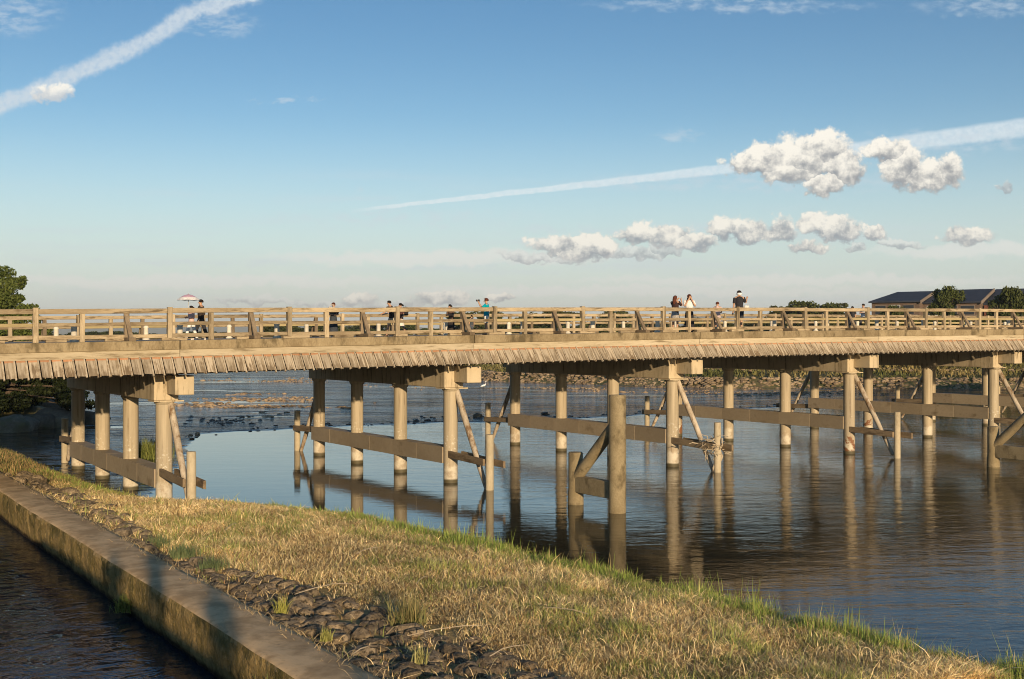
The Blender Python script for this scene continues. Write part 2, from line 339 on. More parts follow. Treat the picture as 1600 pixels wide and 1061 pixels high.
def water_mat(name, kind):
    m, nt, b = new_mat(name)
    g = nt.nodes.new('ShaderNodeNewGeometry'); sp = nt.nodes.new('ShaderNodeSeparateXYZ'); nt.links.new(g.outputs['Position'], sp.inputs[0])
    x = E(nt, sp.outputs[0]); y = E(nt, sp.outputs[1])
    # axes turned so that ripples lie across the line of sight down the reach
    ca, sa = math.cos(.45), math.sin(.45)
    a = x * ca - y * sa; d = x * sa + y * ca
    warp = noise_n(nt, combine(nt, x * .05, y * .05, 0), 1, 3, .5) - .5
    fine = noise_n(nt, combine(nt, a * 1.5, d * 3.4, 0), 1.6, 4, .6, .4)
    med = noise_n(nt, combine(nt, a * .38, d * .95, 2), 1.0, 4, .55, .5)
    chop = noise_n(nt, combine(nt, a * .7, d * 1.3, 5), 1.0, 4, .6, .9)
    patchy = noise_n(nt, combine(nt, a * .03, d * .09, 8), 1.0, 4, .6)
    if kind == 'river':
        line = 77 - (24 - x).mx(0).mn(11) * 2.6 + warp * 10 + (noise_n(nt, combine(nt, x * .2, y * .2, 3), 1, 3, .6) - .5) * 5
        rough = (y - line).ss(-1.5, 1.5)                                  # broken water below the weir line
        fall = (y - line).ss(-1.8, 1.0) * (y - line).ss(11, 4)
        ripp = (x + warp * 14 - (y - 40) * .25).ss(17, 36) * .8 + .06
        ripp = ripp * (patchy.ss(.3, .7) * .6 + .55)
        streaky = noise_n(nt, combine(nt, a * .022, d * .085, 4), 1.6, 5, .62, .5).ss(.42, .56)
        swell = noise_n(nt, combine(nt, a * .06, d * .17, 11), 1.0, 5, .66, .6)
        h = fine * (ripp * .011 + .0010) + med * (ripp * .050 + .002) + chop * rough * (streaky * .13 + .006) + chop * fall * .22 + swell * rough * (streaky * .5 + .03)
        base = mixc(nt, patchy.ss(.4, .65), (.022, .024, .016), (.046, .038, .018))
        foam = (chop.ss(.64, .70) * fall + chop.ss(.68, .74) * rough * .4).cl() * .4
        base = mixc(nt, foam, base, (.55, .56, .56))
        rr = rough * .05 + .02
    else:
        chop2 = noise_n(nt, combine(nt, x * 1.1 + y * .3, y * 1.5 - x * .4, 1), 1.3, 3, .5, 1.2)
        h = chop2 * .042 + chop * .032 + fine * .004
        base = mixc(nt, chop.ss(.60, .68), (.005, .018, .034), (.024, .026, .022)); rr = chop * 0 + .08
        foam = chop.ss(.70, .76) * .12
        base = mixc(nt, foam, base, (.3, .3, .3))
    nt.links.new(base, b.inputs['Base Color']); nt.links.new(rr.s, b.inputs['Roughness'])
    b.inputs['IOR'].default_value = 1.33; b.inputs['Specular IOR Level'].default_value = .5
    set_bump(nt, b, h, 1.0); return m
M['river'] = water_mat('river_water', 'river'); M['canal'] = water_mat('canal_water', 'canal')

# ------------------------------------------------------------------ mesh helpers
def link_mesh(name, verts, faces, mat=None, parent=None, smooth=False):
    me = bpy.data.meshes.new(name); me.from_pydata([tuple(v) for v in verts], [], faces); me.update()
    if mat: me.materials.append(mat)
    if smooth: me.shade_smooth()
    return add(name, me, parent)
def add(name, me, parent=None, loc=None, rot=None, scl=None):
    o = bpy.data.objects.new(name, me); C.objects.link(o)
    if parent: o.parent = parent
    if loc is not None: o.location = loc
    if rot is not None: o.rotation_euler = rot
    if scl is not None: o.scale = scl
    return o
def empty(name, label, cat, loc=(0, 0, 0), group=None):
    o = bpy.data.objects.new(name, None); C.objects.link(o); o.location = loc; o.empty_display_size = .3
    o['label'] = label; o['category'] = cat
    if group: o['group'] = group
    return o
def tag(o, label=None, cat=None, group=None, kind=None):
    if label: o['label'] = label
    if cat: o['category'] = cat
    if group: o['group'] = group
    if kind: o['kind'] = kind
    return o

class MB:
    def __init__(s): s.v = []; s.f = []
    def box(s, x0, x1, y0, y1, z0, z1):
        k = len(s.v)
        s.v += [(x0,y0,z0),(x1,y0,z0),(x1,y1,z0),(x0,y1,z0),(x0,y0,z1),(x1,y0,z1),(x1,y1,z1),(x0,y1,z1)]
        s.f += [(k,k+3,k+2,k+1),(k+4,k+5,k+6,k+7),(k,k+1,k+5,k+4),(k+1,k+2,k+6,k+5),(k+2,k+3,k+7,k+6),(k+3,k,k+4,k+7)]
        return s
    def tube(s, pts, rs, n=10, cap=True):
        pts = [Vector(p) for p in pts]; k0 = len(s.v)
        up = Vector((0, 0, 1)) if abs((pts[-1]-pts[0]).normalized().z) < .9 else Vector((1, 0, 0))
        for i, p in enumerate(pts):
            d = (pts[min(i+1, len(pts)-1)] - pts[max(i-1, 0)]).normalized()
            a = d.cross(up).normalized(); b = d.cross(a).normalized()
            for j in range(n):
                t = 2*math.pi*j/n; s.v.append(tuple(p + (a*math.cos(t) + b*math.sin(t))*rs[i]))
        for i in range(len(pts)-1):
            for j in range(n):
                a = k0+i*n+j; b = k0+i*n+(j+1) % n
                s.f.append((a, b, b+n, a+n))
        if cap:
            s.f.append(tuple(k0+j for j in range(n))); s.f.append(tuple(k0+(len(pts)-1)*n+j for j in reversed(range(n))))
        return s
    def mesh(s, name, mat, smooth=False, bevel=0):
        me = bpy.data.meshes.new(name); me.from_pydata([tuple(v) for v in s.v], [], s.f)
        import bmesh
        bm = bmesh.new(); bm.from_mesh(me); bmesh.ops.recalc_face_normals(bm, faces=bm.faces)
        if bevel:
            ed = [e for e in bm.edges if len(e.link_faces) == 2 and e.calc_face_angle() > .6]
            bmesh.ops.bevel(bm, geom=ed, offset=bevel, segments=1, affect='EDGES')
        bm.to_mesh(me); bm.free(); me.materials.append(mat)
        if smooth:
            me.shade_smooth()
            try: me.set_sharp_from_angle(angle=rad(40))
            except Exception: pass
        return me
    def build(s, name, mat, parent=None, smooth=False, bevel=0, loc=None):
        return add(name, s.mesh(name, mat, smooth, bevel), parent, loc)

def zk(x):                                  # the kerb's top along the gently arched bridge
    return 5.72 + .0215*x - .00012*x*x
def along(mb, x0, x1, ya, yb, za, zb, step=1.5, jit=0.0):
    """a beam that follows the arch: section ya..yb by za..zb (heights relative to the kerb)"""
    n = max(1, int(round((x1-x0)/step))); k = len(mb.v)
    for i in range(n+1):
        x = x0+(x1-x0)*i/n; z = zk(x); j = random.uniform(-jit, jit); jj = random.uniform(-jit, jit)
        mb.v += [(x, ya+jj, z+za), (x, yb, z+za), (x, yb, z+zb+j), (x, ya+jj, z+zb+j)]
    for i in range(n):
        a = k+4*i
        for q in range(4): mb.f.append((a+q, a+(q+1) % 4, a+4+(q+1) % 4, a+4+q))
    mb.f.append((k, k+1, k+2, k+3)); e = k+4*n; mb.f.append((e+3, e+2, e+1, e))
    return mb

# ------------------------------------------------------------------ terrain far and wide
RIVER = [(-2, -400), (420, -400), (300, -60), (200, 50), (131, 91), (122, 97), (99.6, 113), (89, 150), (94, 165), (133, 271), (170, 420), (120, 560),
         (-40, 620), (-60, 420), (-30, 220), (-14, 120), (-4, 96), (-2, 60)]
def seg_dist(px, py, poly):
    d = np.full(px.shape, 1e9); ins = np.zeros(px.shape, bool); n = len(poly)
    for i in range(n):
        ax, ay = poly[i]; bx, by = poly[(i+1) % n]; vx, vy = bx-ax, by-ay
        t = np.clip(((px-ax)*vx+(py-ay)*vy)/(vx*vx+vy*vy), 0, 1)
        d = np.minimum(d, np.hypot(px-ax-t*vx, py-ay-t*vy))
        with np.errstate(divide='ignore', invalid='ignore'):
            c = ((ay > py) != (by > py)) & (px < (bx-ax)*(py-ay)/(by-ay+1e-12)+ax)
        ins ^= c
    return np.where(ins, -d, d)
def far_ground():
    xs = np.concatenate([np.linspace(-14000, -400, 24), np.linspace(-380, -30, 30), np.arange(-26, 320, 2.5), np.linspace(330, 700, 24), np.linspace(800, 16000, 30)])
    ys = np.concatenate([np.linspace(-6000, -200, 14), np.arange(-180, 40, 8), np.arange(40, 480, 2.5), np.linspace(490, 900, 24), np.linspace(1000, 18000, 34)])
    X, Y = np.meshgrid(xs, ys); D = seg_dist(X, Y, RIVER)
    Z = np.interp(D, [-30, -4, 0, 2.5, 5, 13, 20, 30, 60, 20000], [-1.8, -.9, -.1, 1.1, 1.4, 1.9, 3.2, 4.3, 4.6, 4.6])
    rgh = np.array([noise.noise(Vector((a*.15, b*.15, 0))) for a, b in zip(X.ravel(), Y.ravel())]).reshape(X.shape)
    Z += rgh*.25*(D > -1)*(D < 200)
    n, m = X.shape; idx = np.arange(n*m).reshape(n, m)
    f = np.stack([idx[:-1, :-1], idx[:-1, 1:], idx[1:, 1:], idx[1:, :-1]], -1).reshape(-1, 4)
    o = link_mesh('ground', np.stack([X, Y, Z], -1).reshape(-1, 3), f.tolist(), M['far_ground'], None, True)
    tag(o, 'far river plain and grassy levee beyond the water', kind='structure')
far_ground()
o = link_mesh('river', [(7.4, -260, 0), (420, -260, 0), (420, 640, 0), (7.4, 640, 0), (7.4, 90, 0), (-80, 90, 0), (-80, 640, 0)],
              [(0, 1, 2, 3, 4), (4, 3, 6, 5)], M['river']); tag(o, 'wide river, calm above the weir line and broken below it', kind='structure')
o = link_mesh('canal', [(-2.2, -40, .02), (7.1, -40, .02), (7.1, 95, .02), (-2.2, 95, .02)], [(0, 1, 2, 3)], M['canal'])
tag(o, 'narrow dark canal of fast choppy water', kind='structure')

# the near promenade the viewer stands on (its shade lies over the canal)
mb = MB(); mb.box(-30, .3, -60, 12, -1, 4.4); o = mb.build('promenade', M['deck']); tag(o, 'raised paved promenade at the viewpoint', kind='structure')

# hills along the horizon
def hills():
    R = 8200; v = []; f = []; n = 260
    for i in range(n+1):
        a = ANG + rad(-50 + 100*i/n)
        q = math.degrees(a-ANG)
        h = 85 + 45*noise.noise(Vector((q*.09, 1, 0))) + 22*noise.noise(Vector((q*.5, 7, 0))) + 8*noise.noise(Vector((q*2.1, 3, 0)))
        h += 115*math.exp(-((q-11.5)/3.4)**2) + 40*math.exp(-((q+14)/6)**2)
        dx, dy = math.sin(a), math.cos(a)
        for k, (rr, hh) in enumerate(((R, 0), (R+300, h*.55), (R+700, h), (R+1500, h*.6), (R+2600, 0))):
            j = 1+.12*noise.noise(Vector((i*.21, k*2.3, 5)))
            v.append((dx*rr, dy*rr, 4+hh*j))
    for i in range(n):
        for k in range(4):
            a = i*5+k; f.append((a, a+5, a+6, a+1))
    o = link_mesh('hills', v, f, mottled('hill_forest', (.05, .07, .035), (.08, .10, .05), .004, world=True, bump=2), None, True)
    tag(o, 'low wooded hills along the horizon', kind='structure')
hills()

# ------------------------------------------------------------------ near bank
SH_S = [-40, 5, 13, 15.6, 18, 20.5, 23.6, 27.1, 29.8, 35.7, 39.8, 42.4, 46.3, 57, 75, 95]
SH_P = [19, 19, 18.8, 18.3, 18.2, 18.4, 18.1, 17.6, 17.15, 17.0, 15.3, 12.7, 11.4, 11.2, 11.3, 11.0]
def shore(y): return float(np.interp(y, SH_S, SH_P)) + .25*noise.noise(Vector((y*.45, 3, 0))) + .12*noise.noise(Vector((y*1.7, 9, 0)))
def bank_z(x, y, sh=None):
    sh = shore(y) if sh is None else sh
    t = sh - x
    z = np.interp(t, [-1.5, -.4, 0, .25, .8, 2.2, 5, 30], [-.8, -.22, 0, .10, .22, .42, .70, .80])
    z += .07*noise.noise(Vector((x*.5, y*.5, 0)))*min(1, max(0, t)) + .03*noise.noise(Vector((x*2.1, y*2.1, 4)))*min(1, max(0, t))
    if x < 8.4: z = min(z, .93)
    return float(z)
v = []; f = []; ys = np.concatenate([np.arange(4, 48, .4), np.arange(48, 96, 1.5)]); NX = 40
for y in ys:
    sh = shore(y)
    for i in range(NX+1):
        x = 7.7 + (sh+1.4-7.7)*i/NX; v.append((x, y, bank_z(x, y, sh)))
for j in range(len(ys)-1):
    for i in range(NX): a = j*(NX+1)+i; f.append((a, a+1, a+NX+2, a+NX+1))
o = link_mesh('grass_bank', v, f, M['bank'], None, True); tag(o, 'low river bank covered in mown straw', kind='structure')

# canal wall: straight concrete wall with rounded lip and rough face
v = []; f = []
prof = [(7.0, -1), (6.92, -.2), (6.86, .02), (6.84, .12), (6.82, .22), (6.81, .32), (6.80, .42), (6.79, .52), (6.785, .62), (6.78, .71), (6.78, .80), (6.78, .88), (6.80, .94), (6.86, .975), (7.1, .99), (7.4, .995), (7.7, .985), (7.84, .96), (7.86, .5), (7.86, -.5)]
ysw = np.concatenate([np.arange(4, 40, .09), np.arange(40, 96, .3)])
for y in ysw:
    for k, (x, z) in enumerate(prof):
        side = 1 if 1 <= k <= 11 else .12
        v.append((x + side*(.045*noise.noise(Vector((y*1.3, z*3, 1))) + .04*noise.noise(Vector((y*4.5, z*7, 3))) + .022*noise.noise(Vector((y*11, z*14, 8)))) + .03*noise.noise(Vector((y*.2, 0, 6))), y, z + .012*noise.noise(Vector((x*3, y*1.2, 2)))))
K = len(prof)
for j in range(len(ysw)-1):
    for k in range(K-1): a = j*K+k; f.append((a, a+K, a+K+1, a+1))
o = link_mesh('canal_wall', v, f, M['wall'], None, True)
tag(o, 'long low mossy concrete wall between the canal and the grass bank', 'wall')

# ------------------------------------------------------------------ stones
def stone_mesh(name, mat, seed, sq=.5, sub=1, smooth=False):
    import bmesh
    bm = bmesh.new(); bmesh.ops.create_icosphere(bm, subdivisions=sub+1 if sub else 1, radius=1)
    rr = random.Random(seed); off = Vector((rr.random()*50, rr.random()*50, rr.random()*50))
    for q in bm.verts:
        c = q.co.copy(); d = 1 + .38*noise.noise(c*1.1+off) + .16*noise.noise(c*2.7+off)
        c = c*d
        for ax in (0, 1): c[ax] = math.copysign(min(abs(c[ax]), .86), c[ax])
        q.co = Vector((c.x, c.y, c.z*sq))
    me = bpy.data.meshes.new(name); bm.to_mesh(me); bm.free(); me.materials.append(mat)
    if smooth: me.shade_smooth()
    return me
stones = [stone_mesh('stone', M['stone'], k, .55, 1) for k in range(8)]
rev = bpy.data.objects.new('stone_revetment', None); C.objects.link(rev); rev.location = (8.6, 25, .8)
tag(rev, 'strip of dark rough stones set beside the canal wall', kind='structure')
STONES = []
y = 13.5; cnt = 0
while y < 50 and cnt < 292:
    st = .46 if y < 30 else .56
    wd = float(np.interp(y, [13, 17, 21, 25, 28, 30, 33, 40, 50], [2.9, 2.7, 2.3, 1.7, .8, .5, 1.2, 1.5, 1.0]))
    x = 7.98 + random.uniform(0, .2)
    while x < 7.9+wd and cnt < 292:
        px = x + random.uniform(-.06, .06); py = y + random.uniform(-.12, .12)
        s = st*random.uniform(.36, .66)
        tilt = random.uniform(-.35, .35)
        z = max(bank_z(px, py), .66) + random.uniform(-.06, .05)
        o = add('stone', random.choice(stones), rev, (px-8.6, py-25, z-.8), (tilt, random.uniform(-.3, .3), random.uniform(0, 6.28)), (s*random.uniform(.85, 1.25), s*random.uniform(.8, 1.1), s*random.uniform(.75, 1.15)))
        STONES.append((px, py, s)); cnt += 1
        x += st*random.uniform(.9, 1.25)*(1 if y < 30 else 1.05)
    y += st*random.uniform(.72, .9)

def scatter_stones(name, pts, mat, label, parent=None, sub=0):
    """many small stones as one mesh; pts = (x, y, z, size, flat)"""
    base = [stone_mesh('t', mat, 40+k, .6, sub) for k in range(5)]
    data = []
    for me in base:
        vv = np.array([q.co[:] for q in me.vertices]); ff = np.array([p.vertices[:] for p in me.polygons]); data.append((vv, ff)); bpy.data.meshes.remove(me)
    V = []; F = []; k = 0
    for (x, y, z, s, fl) in pts:
        vv, ff = data[RNG.integers(5)]; a = RNG.random()*6.28; c, sn = math.cos(a), math.sin(a)
        w = vv*np.array([s*RNG.uniform(.8, 1.4), s*RNG.uniform(.7, 1.1), s*fl]); r = np.stack([w[:, 0]*c-w[:, 1]*sn+x, w[:, 0]*sn+w[:, 1]*c+y, w[:, 2]+z], 1)
        V.append(r); F.append(ff+k); k += len(vv)
    V = np.concatenate(V); F = np.concatenate(F)
    me = np_mesh(name, V, F, mat); o = add(name, me, parent)
    if label: tag(o, label)
    o['kind'] = 'stuff'
    return o
def np_mesh(name, V, F, mat, col=None, smooth=False):
    me = bpy.data.meshes.new(name); nv = len(V); nf = len(F); w = F.shape[1]
    me.vertices.add(nv); me.vertices.foreach_set('co', V.astype(np.float32).ravel())
    me.loops.add(nf*w); me.loops.foreach_set('vertex_index', F.astype(np.int32).ravel())
    me.polygons.add(nf); me.polygons.foreach_set('loop_start', np.arange(0, nf*w, w, dtype=np.int32))
    try: me.polygons.foreach_set('loop_total', np.full(nf, w, dtype=np.int32))
    except Exception: pass
    me.update(calc_edges=True); me.materials.append(mat)
    if col is not None:
        at = me.attributes.new('col', 'FLOAT_COLOR', 'POINT'); at.data.foreach_set('color', np.concatenate([col, np.ones((nv, 1))], 1).astype(np.float32).ravel())
    if smooth: me.shade_smooth()
    return me

# pebble shoals below the weir
def cam_pt(ix, iy, z=0):                    # a place on the river plain, from bearing and range
    Y = (6-z)*1872/(iy-530.5); X = (ix-800)/1872*Y
    return X*math.cos(ANG)+Y*math.sin(ANG), -X*math.sin(ANG)+Y*math.cos(ANG)
pts = []
shoals = [(345, 634, 75, 10, 800), (420, 622, 75, 6, 600), (400, 645, 60, 5, 200), (395, 594, 70, 3, 300), (470, 594, 60, 3, 260), (560, 634, 55, 4, 200), (640, 604, 80, 4, 200), (450, 634, 50, 4, 160),
          (1150, 612, 110, 5, 800), (1010, 610, 120, 4, 500), (1260, 614, 70, 5, 400), (900, 606, 120, 3, 240), (1330, 612, 60, 4, 200)]
for (cx, cy, rx, ry, n) in shoals:
    for _ in range(n):
        a = RNG.random()*6.28; r = math.sqrt(RNG.random())
        ix = cx+math.cos(a)*r*rx*1.2; iy = cy+math.sin(a)*r*ry*1.3
        x, y = cam_pt(ix, iy)
        if noise.noise(Vector((x*.16, y*.12, 3))) + .3*noise.noise(Vector((x*.6, y*.5, 7))) < .02 + .3*(r-.5): continue
        s = RNG.uniform(.09, .27) * (1 if RNG.random() < .94 else 1.8)
        pts.append((x, y, RNG.uniform(-.05, .05), s, .4))
scatter_stones('pebble_shoal', pts, M['pebble'], 'scattered pale stones of shoals breaking the shallow river')
pts = []
for i in range(620):
    x = RNG.uniform(17, 80); line = 77 - min(max(24-x, 0), 11)*2.6
    y = line + RNG.normal()*1.3 + 4*noise.noise(Vector((x*.1, 2, 0)))+1
    if noise.noise(Vector((x*.35, 5, 0))) < -.05 and x > 45: continue
    if x < 32 and i % 3: continue
    pts.append((x, y, RNG.uniform(-.12, .03), RNG.uniform(.07, .19)*(1 if RNG.random() < .9 or x < 35 else 1.5), .6))
for i in range(60):
    x, y = cam_pt(RNG.normal(345, 28), RNG.normal(657, 4)); pts.append((x, y, 0, RNG.uniform(.08, .24), .6))
scatter_stones('weir_rocks', pts, M['wet_rock'], 'line of dark wet rocks along the riffle of the weir')
# riprap at the foot of the far levee
pts = []
n = len(RIVER)
for i in range(2, 9):
    ax, ay = RIVER[i]; bx, by = RIVER[i+1]; L = math.hypot(bx-ax, by-ay); nx, ny = (by-ay)/L, -(bx-ax)/L
    for _ in range(int(min(L, 130)*26)):
        t = RNG.random(); o_ = RNG.uniform(-.8, 3.0) if RNG.random() < .8 else RNG.uniform(10, 12.5)
        x = ax+(bx-ax)*t+nx*o_; y = ay+(by-ay)*t+ny*o_
        z = np.interp(o_, [-1, 0, 2.5, 5, 13], [-.2, 0, 1.1, 1.4, 2.1])
        pts.append((x, y, z, RNG.uniform(.16, .42), .8))
scatter_stones('riprap', pts, M['rip'], 'rows of rough stones armouring the far shore of the river')

def rock(label, ix, iy, s, mat, sq=.6):
    x, y = cam_pt(ix, iy); o = add('rock', stone_mesh('rock', mat, int(ix), sq, 2, False), None, (x, y, s*.15), (0, 0, ix), (s, s*.8, s)); tag(o, label, 'rock')
rock('small orange brown rock in calm water left of the taller second pier', 298, 681, .16, M['rip'])
rock('orange brown rock standing right beside the small rock at the weir edge', 309, 679, .22, M['rip'])
rock('reddish brown rock at the weir just right of the second pier', 746, 652, .42, M['rip'])
rock('dark rounded rock alone in mid river between the third pier columns', 851, 648, .3, M['wet_rock'])

# promontory with boulders under the big tree
v = []; f = []
cx, cy = 6, 97
for j in range(33):
    for i in range(41):
        x = -14+i*.95; y = 83+j*1.15
        d = math.hypot((x-cx)/14.5, (y-cy)/12.5) + .12*noise.noise(Vector((x*.2, y*.2, 0)))
        z = np.interp(d, [0, .5, .85, 1, 1.2], [3.2, 2.4, .9, 0, -.8]) + .3*noise.noise(Vector((x*.4, y*.4, 1)))
        v.append((x, y, z))
for j in range(32):
    for i in range(40): a = j*41+i; f.append((a, a+1, a+42, a+41))
o = link_mesh('wooded_point', v, f, M['far_ground'], None, True); tag(o, 'low overgrown point of land below the bridge', kind='structure')
bl = [('large pale boulder at the water edge beside the far pile of the first pier', 93, 664, 1.5), ('flat boulder left of the large pale boulder under the dark foliage', 60, 666, 1.3),
      ('grey boulder at the left picture edge at the foot of the dark tree', 12, 672, 1.4), ('rounded grey boulder second from the left edge by the water', 36, 669, 1.0),
      ('small dark boulder between the first two columns of the left pier', 144, 659, 1.1), ('low boulder above the large pale boulder in the shade', 78, 650, 1.2)]
for k, (lb, ix, iy, s) in enumerate(bl):
    x, y = cam_pt(ix, iy, .1); o = add('boulder', stone_mesh('boulder', M['boulder'], 90+k, .6, 2, True), None, (x, y, .25+(.5 if k == 5 else 0)), (0, .1, k*1.3), (s*1.2, s, s)); tag(o, lb, 'boulder', 'boulders below the dark tree')

# ------------------------------------------------------------------ THE BRIDGE
RY = 42.8                                   # near railing plane
KY = 42.0                                   # near kerb face
FY = 59.1                                   # far railing plane
S0, GAP, P0, SPAN = 43.99, 4.643, 12.6, 12.026
XL, XR = -9.0, 118.0
bridge = empty('bridge', 'long low timber railed bridge on beige columns spanning the river', 'bridge', (12.6, 50.9, 5.9))
BL = Vector(bridge.location)
def bchild(o, parent=None):
    """parent at world placement"""
    o.parent = parent or bridge
    o.matrix_parent_inverse = Matrix.Identity(4)
    return o
def place(o):                                # the mesh was written in world coordinates
    o.parent = bridge; o.location = -BL; return o
mb = MB(); along(mb, XL, XR, KY+.25, FY+.55, -.42, -.03, 3); place(mb.build('deck', M['deck']))
# girders and slab edges
for k, y in enumerate((43.6, 46.6, 49.6, 52.6, 55.6, 58.2)):
    mb = MB(); along(mb, XL, XR, y-.25, y+.25, -1.24, -.42, 3); place(mb.build('girder', M['soffit']))
npier = 9
joints = [XL]+[P0+SPAN*i for i in range(npier)]+[XR]
for side, (ya, yb) in enumerate(((KY, KY+.45), (FY+.35, FY+.8))):
    for i in range(len(joints)-1):
        a, b = joints[i]+.02, joints[i+1]-.02
        mb = MB(); along(mb, a, b, ya, yb, -.32, 0, .6, .006); place(mb.build('kerb', M['kerb'], bevel=.012))
        yy = (KY+.05, KY+.3) if side == 0 else (FY+.45, FY+.7)
        mb = MB(); along(mb, a-.01, b+.01, yy[0], yy[1], -.575, -.325, 1.2, .002); place(mb.build('edge_beam', M['strip']))
# slanting skirt of boards and battens
BP = .37
slope = .42/.60
me_b = []
for k in range(6):
    mb = MB(); w = BP-.075; j = [random.uniform(-.02, .02) for _ in range(4)]
    mb.v = [(-w/2, .0, 0), (w/2, .0, 0), (w/2+j[0]*.3, -.42, -.60+j[1]), (-w/2+j[2]*.3, -.42, -.60+j[3]),
            (-w/2, .035, .02), (w/2, .035, .02), (w/2, -.385, -.585+j[1]), (-w/2, -.385, -.585+j[3])]
    mb.f = [(0, 3, 2, 1), (4, 5, 6, 7), (0, 1, 5, 4), (1, 2, 6, 5), (2, 3, 7, 6), (3, 0, 4, 7)]
    me_b.append(mb.mesh('skirt_board', M['board']))
mb = MB(); mb.v = [(-.045, -.05, -.01), (.005, -.05, -.01), (.005, -.48, -.635), (-.045, -.48, -.635), (-.045, .01, .03), (.005, .01, .03), (.005, -.415, -.67), (-.045, -.415, -.67)]
mb.f = [(0, 3, 2, 1), (4, 5, 6, 7), (0, 1, 5, 4), (1, 2, 6, 5), (2, 3, 7, 6), (3, 0, 4, 7)]
me_t = mb.mesh('skirt_batten', M['batten'])
x = XL+3; nb = 0
while nb < 290:
    z = zk(x)-.585
    o = add('skirt_board', random.choice(me_b), bridge, Vector((x+.008, KY+.04+random.uniform(-.008, .008), z))-BL, (0, math.atan(-(zk(x+.1)-zk(x-.1))/.2), 0), (1, 1, .93))
    o = add('skirt_batten', me_t, bridge, Vector((x+BP/2, KY+.035, z+random.uniform(-.012, .012)))-BL, (0, random.uniform(-.012, .012), 0), (1, 1, random.uniform(.91, .96)))
    x += BP; nb += 1
# railings ------------------------------------------------------
post_me = MB().box(-.09, .09, -.075, .075, .0, .98).mesh('rail_post', M['post'], bevel=.01)
tall_me = MB().box(-.085, .085, -.10, .10, .0, 1.19).mesh('main_post', M['post'], bevel=.012)
brpost_me = MB().box(-.085, .085, -.08, .08, .0, .98).mesh('braced_post', M['brace'], bevel=.01)
mb = MB(); mb.v = [(-.075, -.08, .95), (.075, -.08, .95), (.075, .02, 1.0), (-.075, .02, 1.0), (-.075, -.66, .08), (.075, -.66, .08), (.075, -.54, .06), (-.075, -.54, .06)]
mb.f = [(0, 1, 2, 3), (7, 6, 5, 4), (0, 4, 5, 1), (1, 5, 6, 2), (2, 6, 7, 3), (3, 7, 4, 0)]
strut_me = mb.mesh('brace', M['brace'], bevel=.008)
sill_me = MB().box(-.12, .12, -.76, .35, .003, .13).mesh('sill_block', M['dark_wood'], bevel=.012)
def railing(Y, sgn, first):
    x = first; k = 0
    pitch = 1.511
    while x < XR-1:
        z = zk(x); typ = k % 3
        me = (tall_me, post_me, brpost_me)[typ]
        L = Vector((x, Y, z))-BL
        add(('main_post', 'rail_post', 'braced_post')[typ], me, bridge, L, (random.uniform(-.008, .008), random.uniform(-.01, .01), 0 if sgn > 0 else math.pi))
        if typ == 2:
            add('brace', strut_me, bridge, L, (0, random.uniform(-.03, .03), (0 if sgn > 0 else math.pi)+random.uniform(-.04, .04)))
            add('sill_block', sill_me, bridge, L+Vector((0, 0, 0)), (0, 0, (0 if sgn > 0 else math.pi)+random.uniform(-.03, .03)))
        if typ == 0 and x+3*pitch < XR:
            x1 = x+3*pitch
            for (nm, za, zb, h, mt) in (('top_rail', .975, 1.145, .085, 'rail'), ('middle_rail', .53, .655, .05, 'rail_lichen' if random.random() < .6 else 'rail'), ('bottom_rail', .10, .235, .07, 'rail')):
                mb = MB(); dz = random.uniform(-.012, .012)
                along(mb, x+.09, x1-.09, Y-h, Y+h, za+dz, zb+dz, .75, .006)
                if nm == 'middle_rail': mb.v = [(a, b, c) for a, b, c in mb.v]
                place(mb.build(nm, M[mt], bevel=.012))
        x += pitch; k += 1
railing(RY, 1, 7.92-3*1.511*3)
railing(FY, -1, 7.92-3*1.511*3+.4)
# low packing timbers seen in the gap beneath the bottom rail
for i in range(44):
    x = 1+i*1.511*1.5+random.uniform(-.5, .5)
    if x > 110: break
    L = random.uniform(.5, 1.1); mb = MB(); along(mb, x, x+L, RY-.12, RY+.1, .003, .099, .5); place(mb.build('packing_timber', M['rail'], bevel=.01))

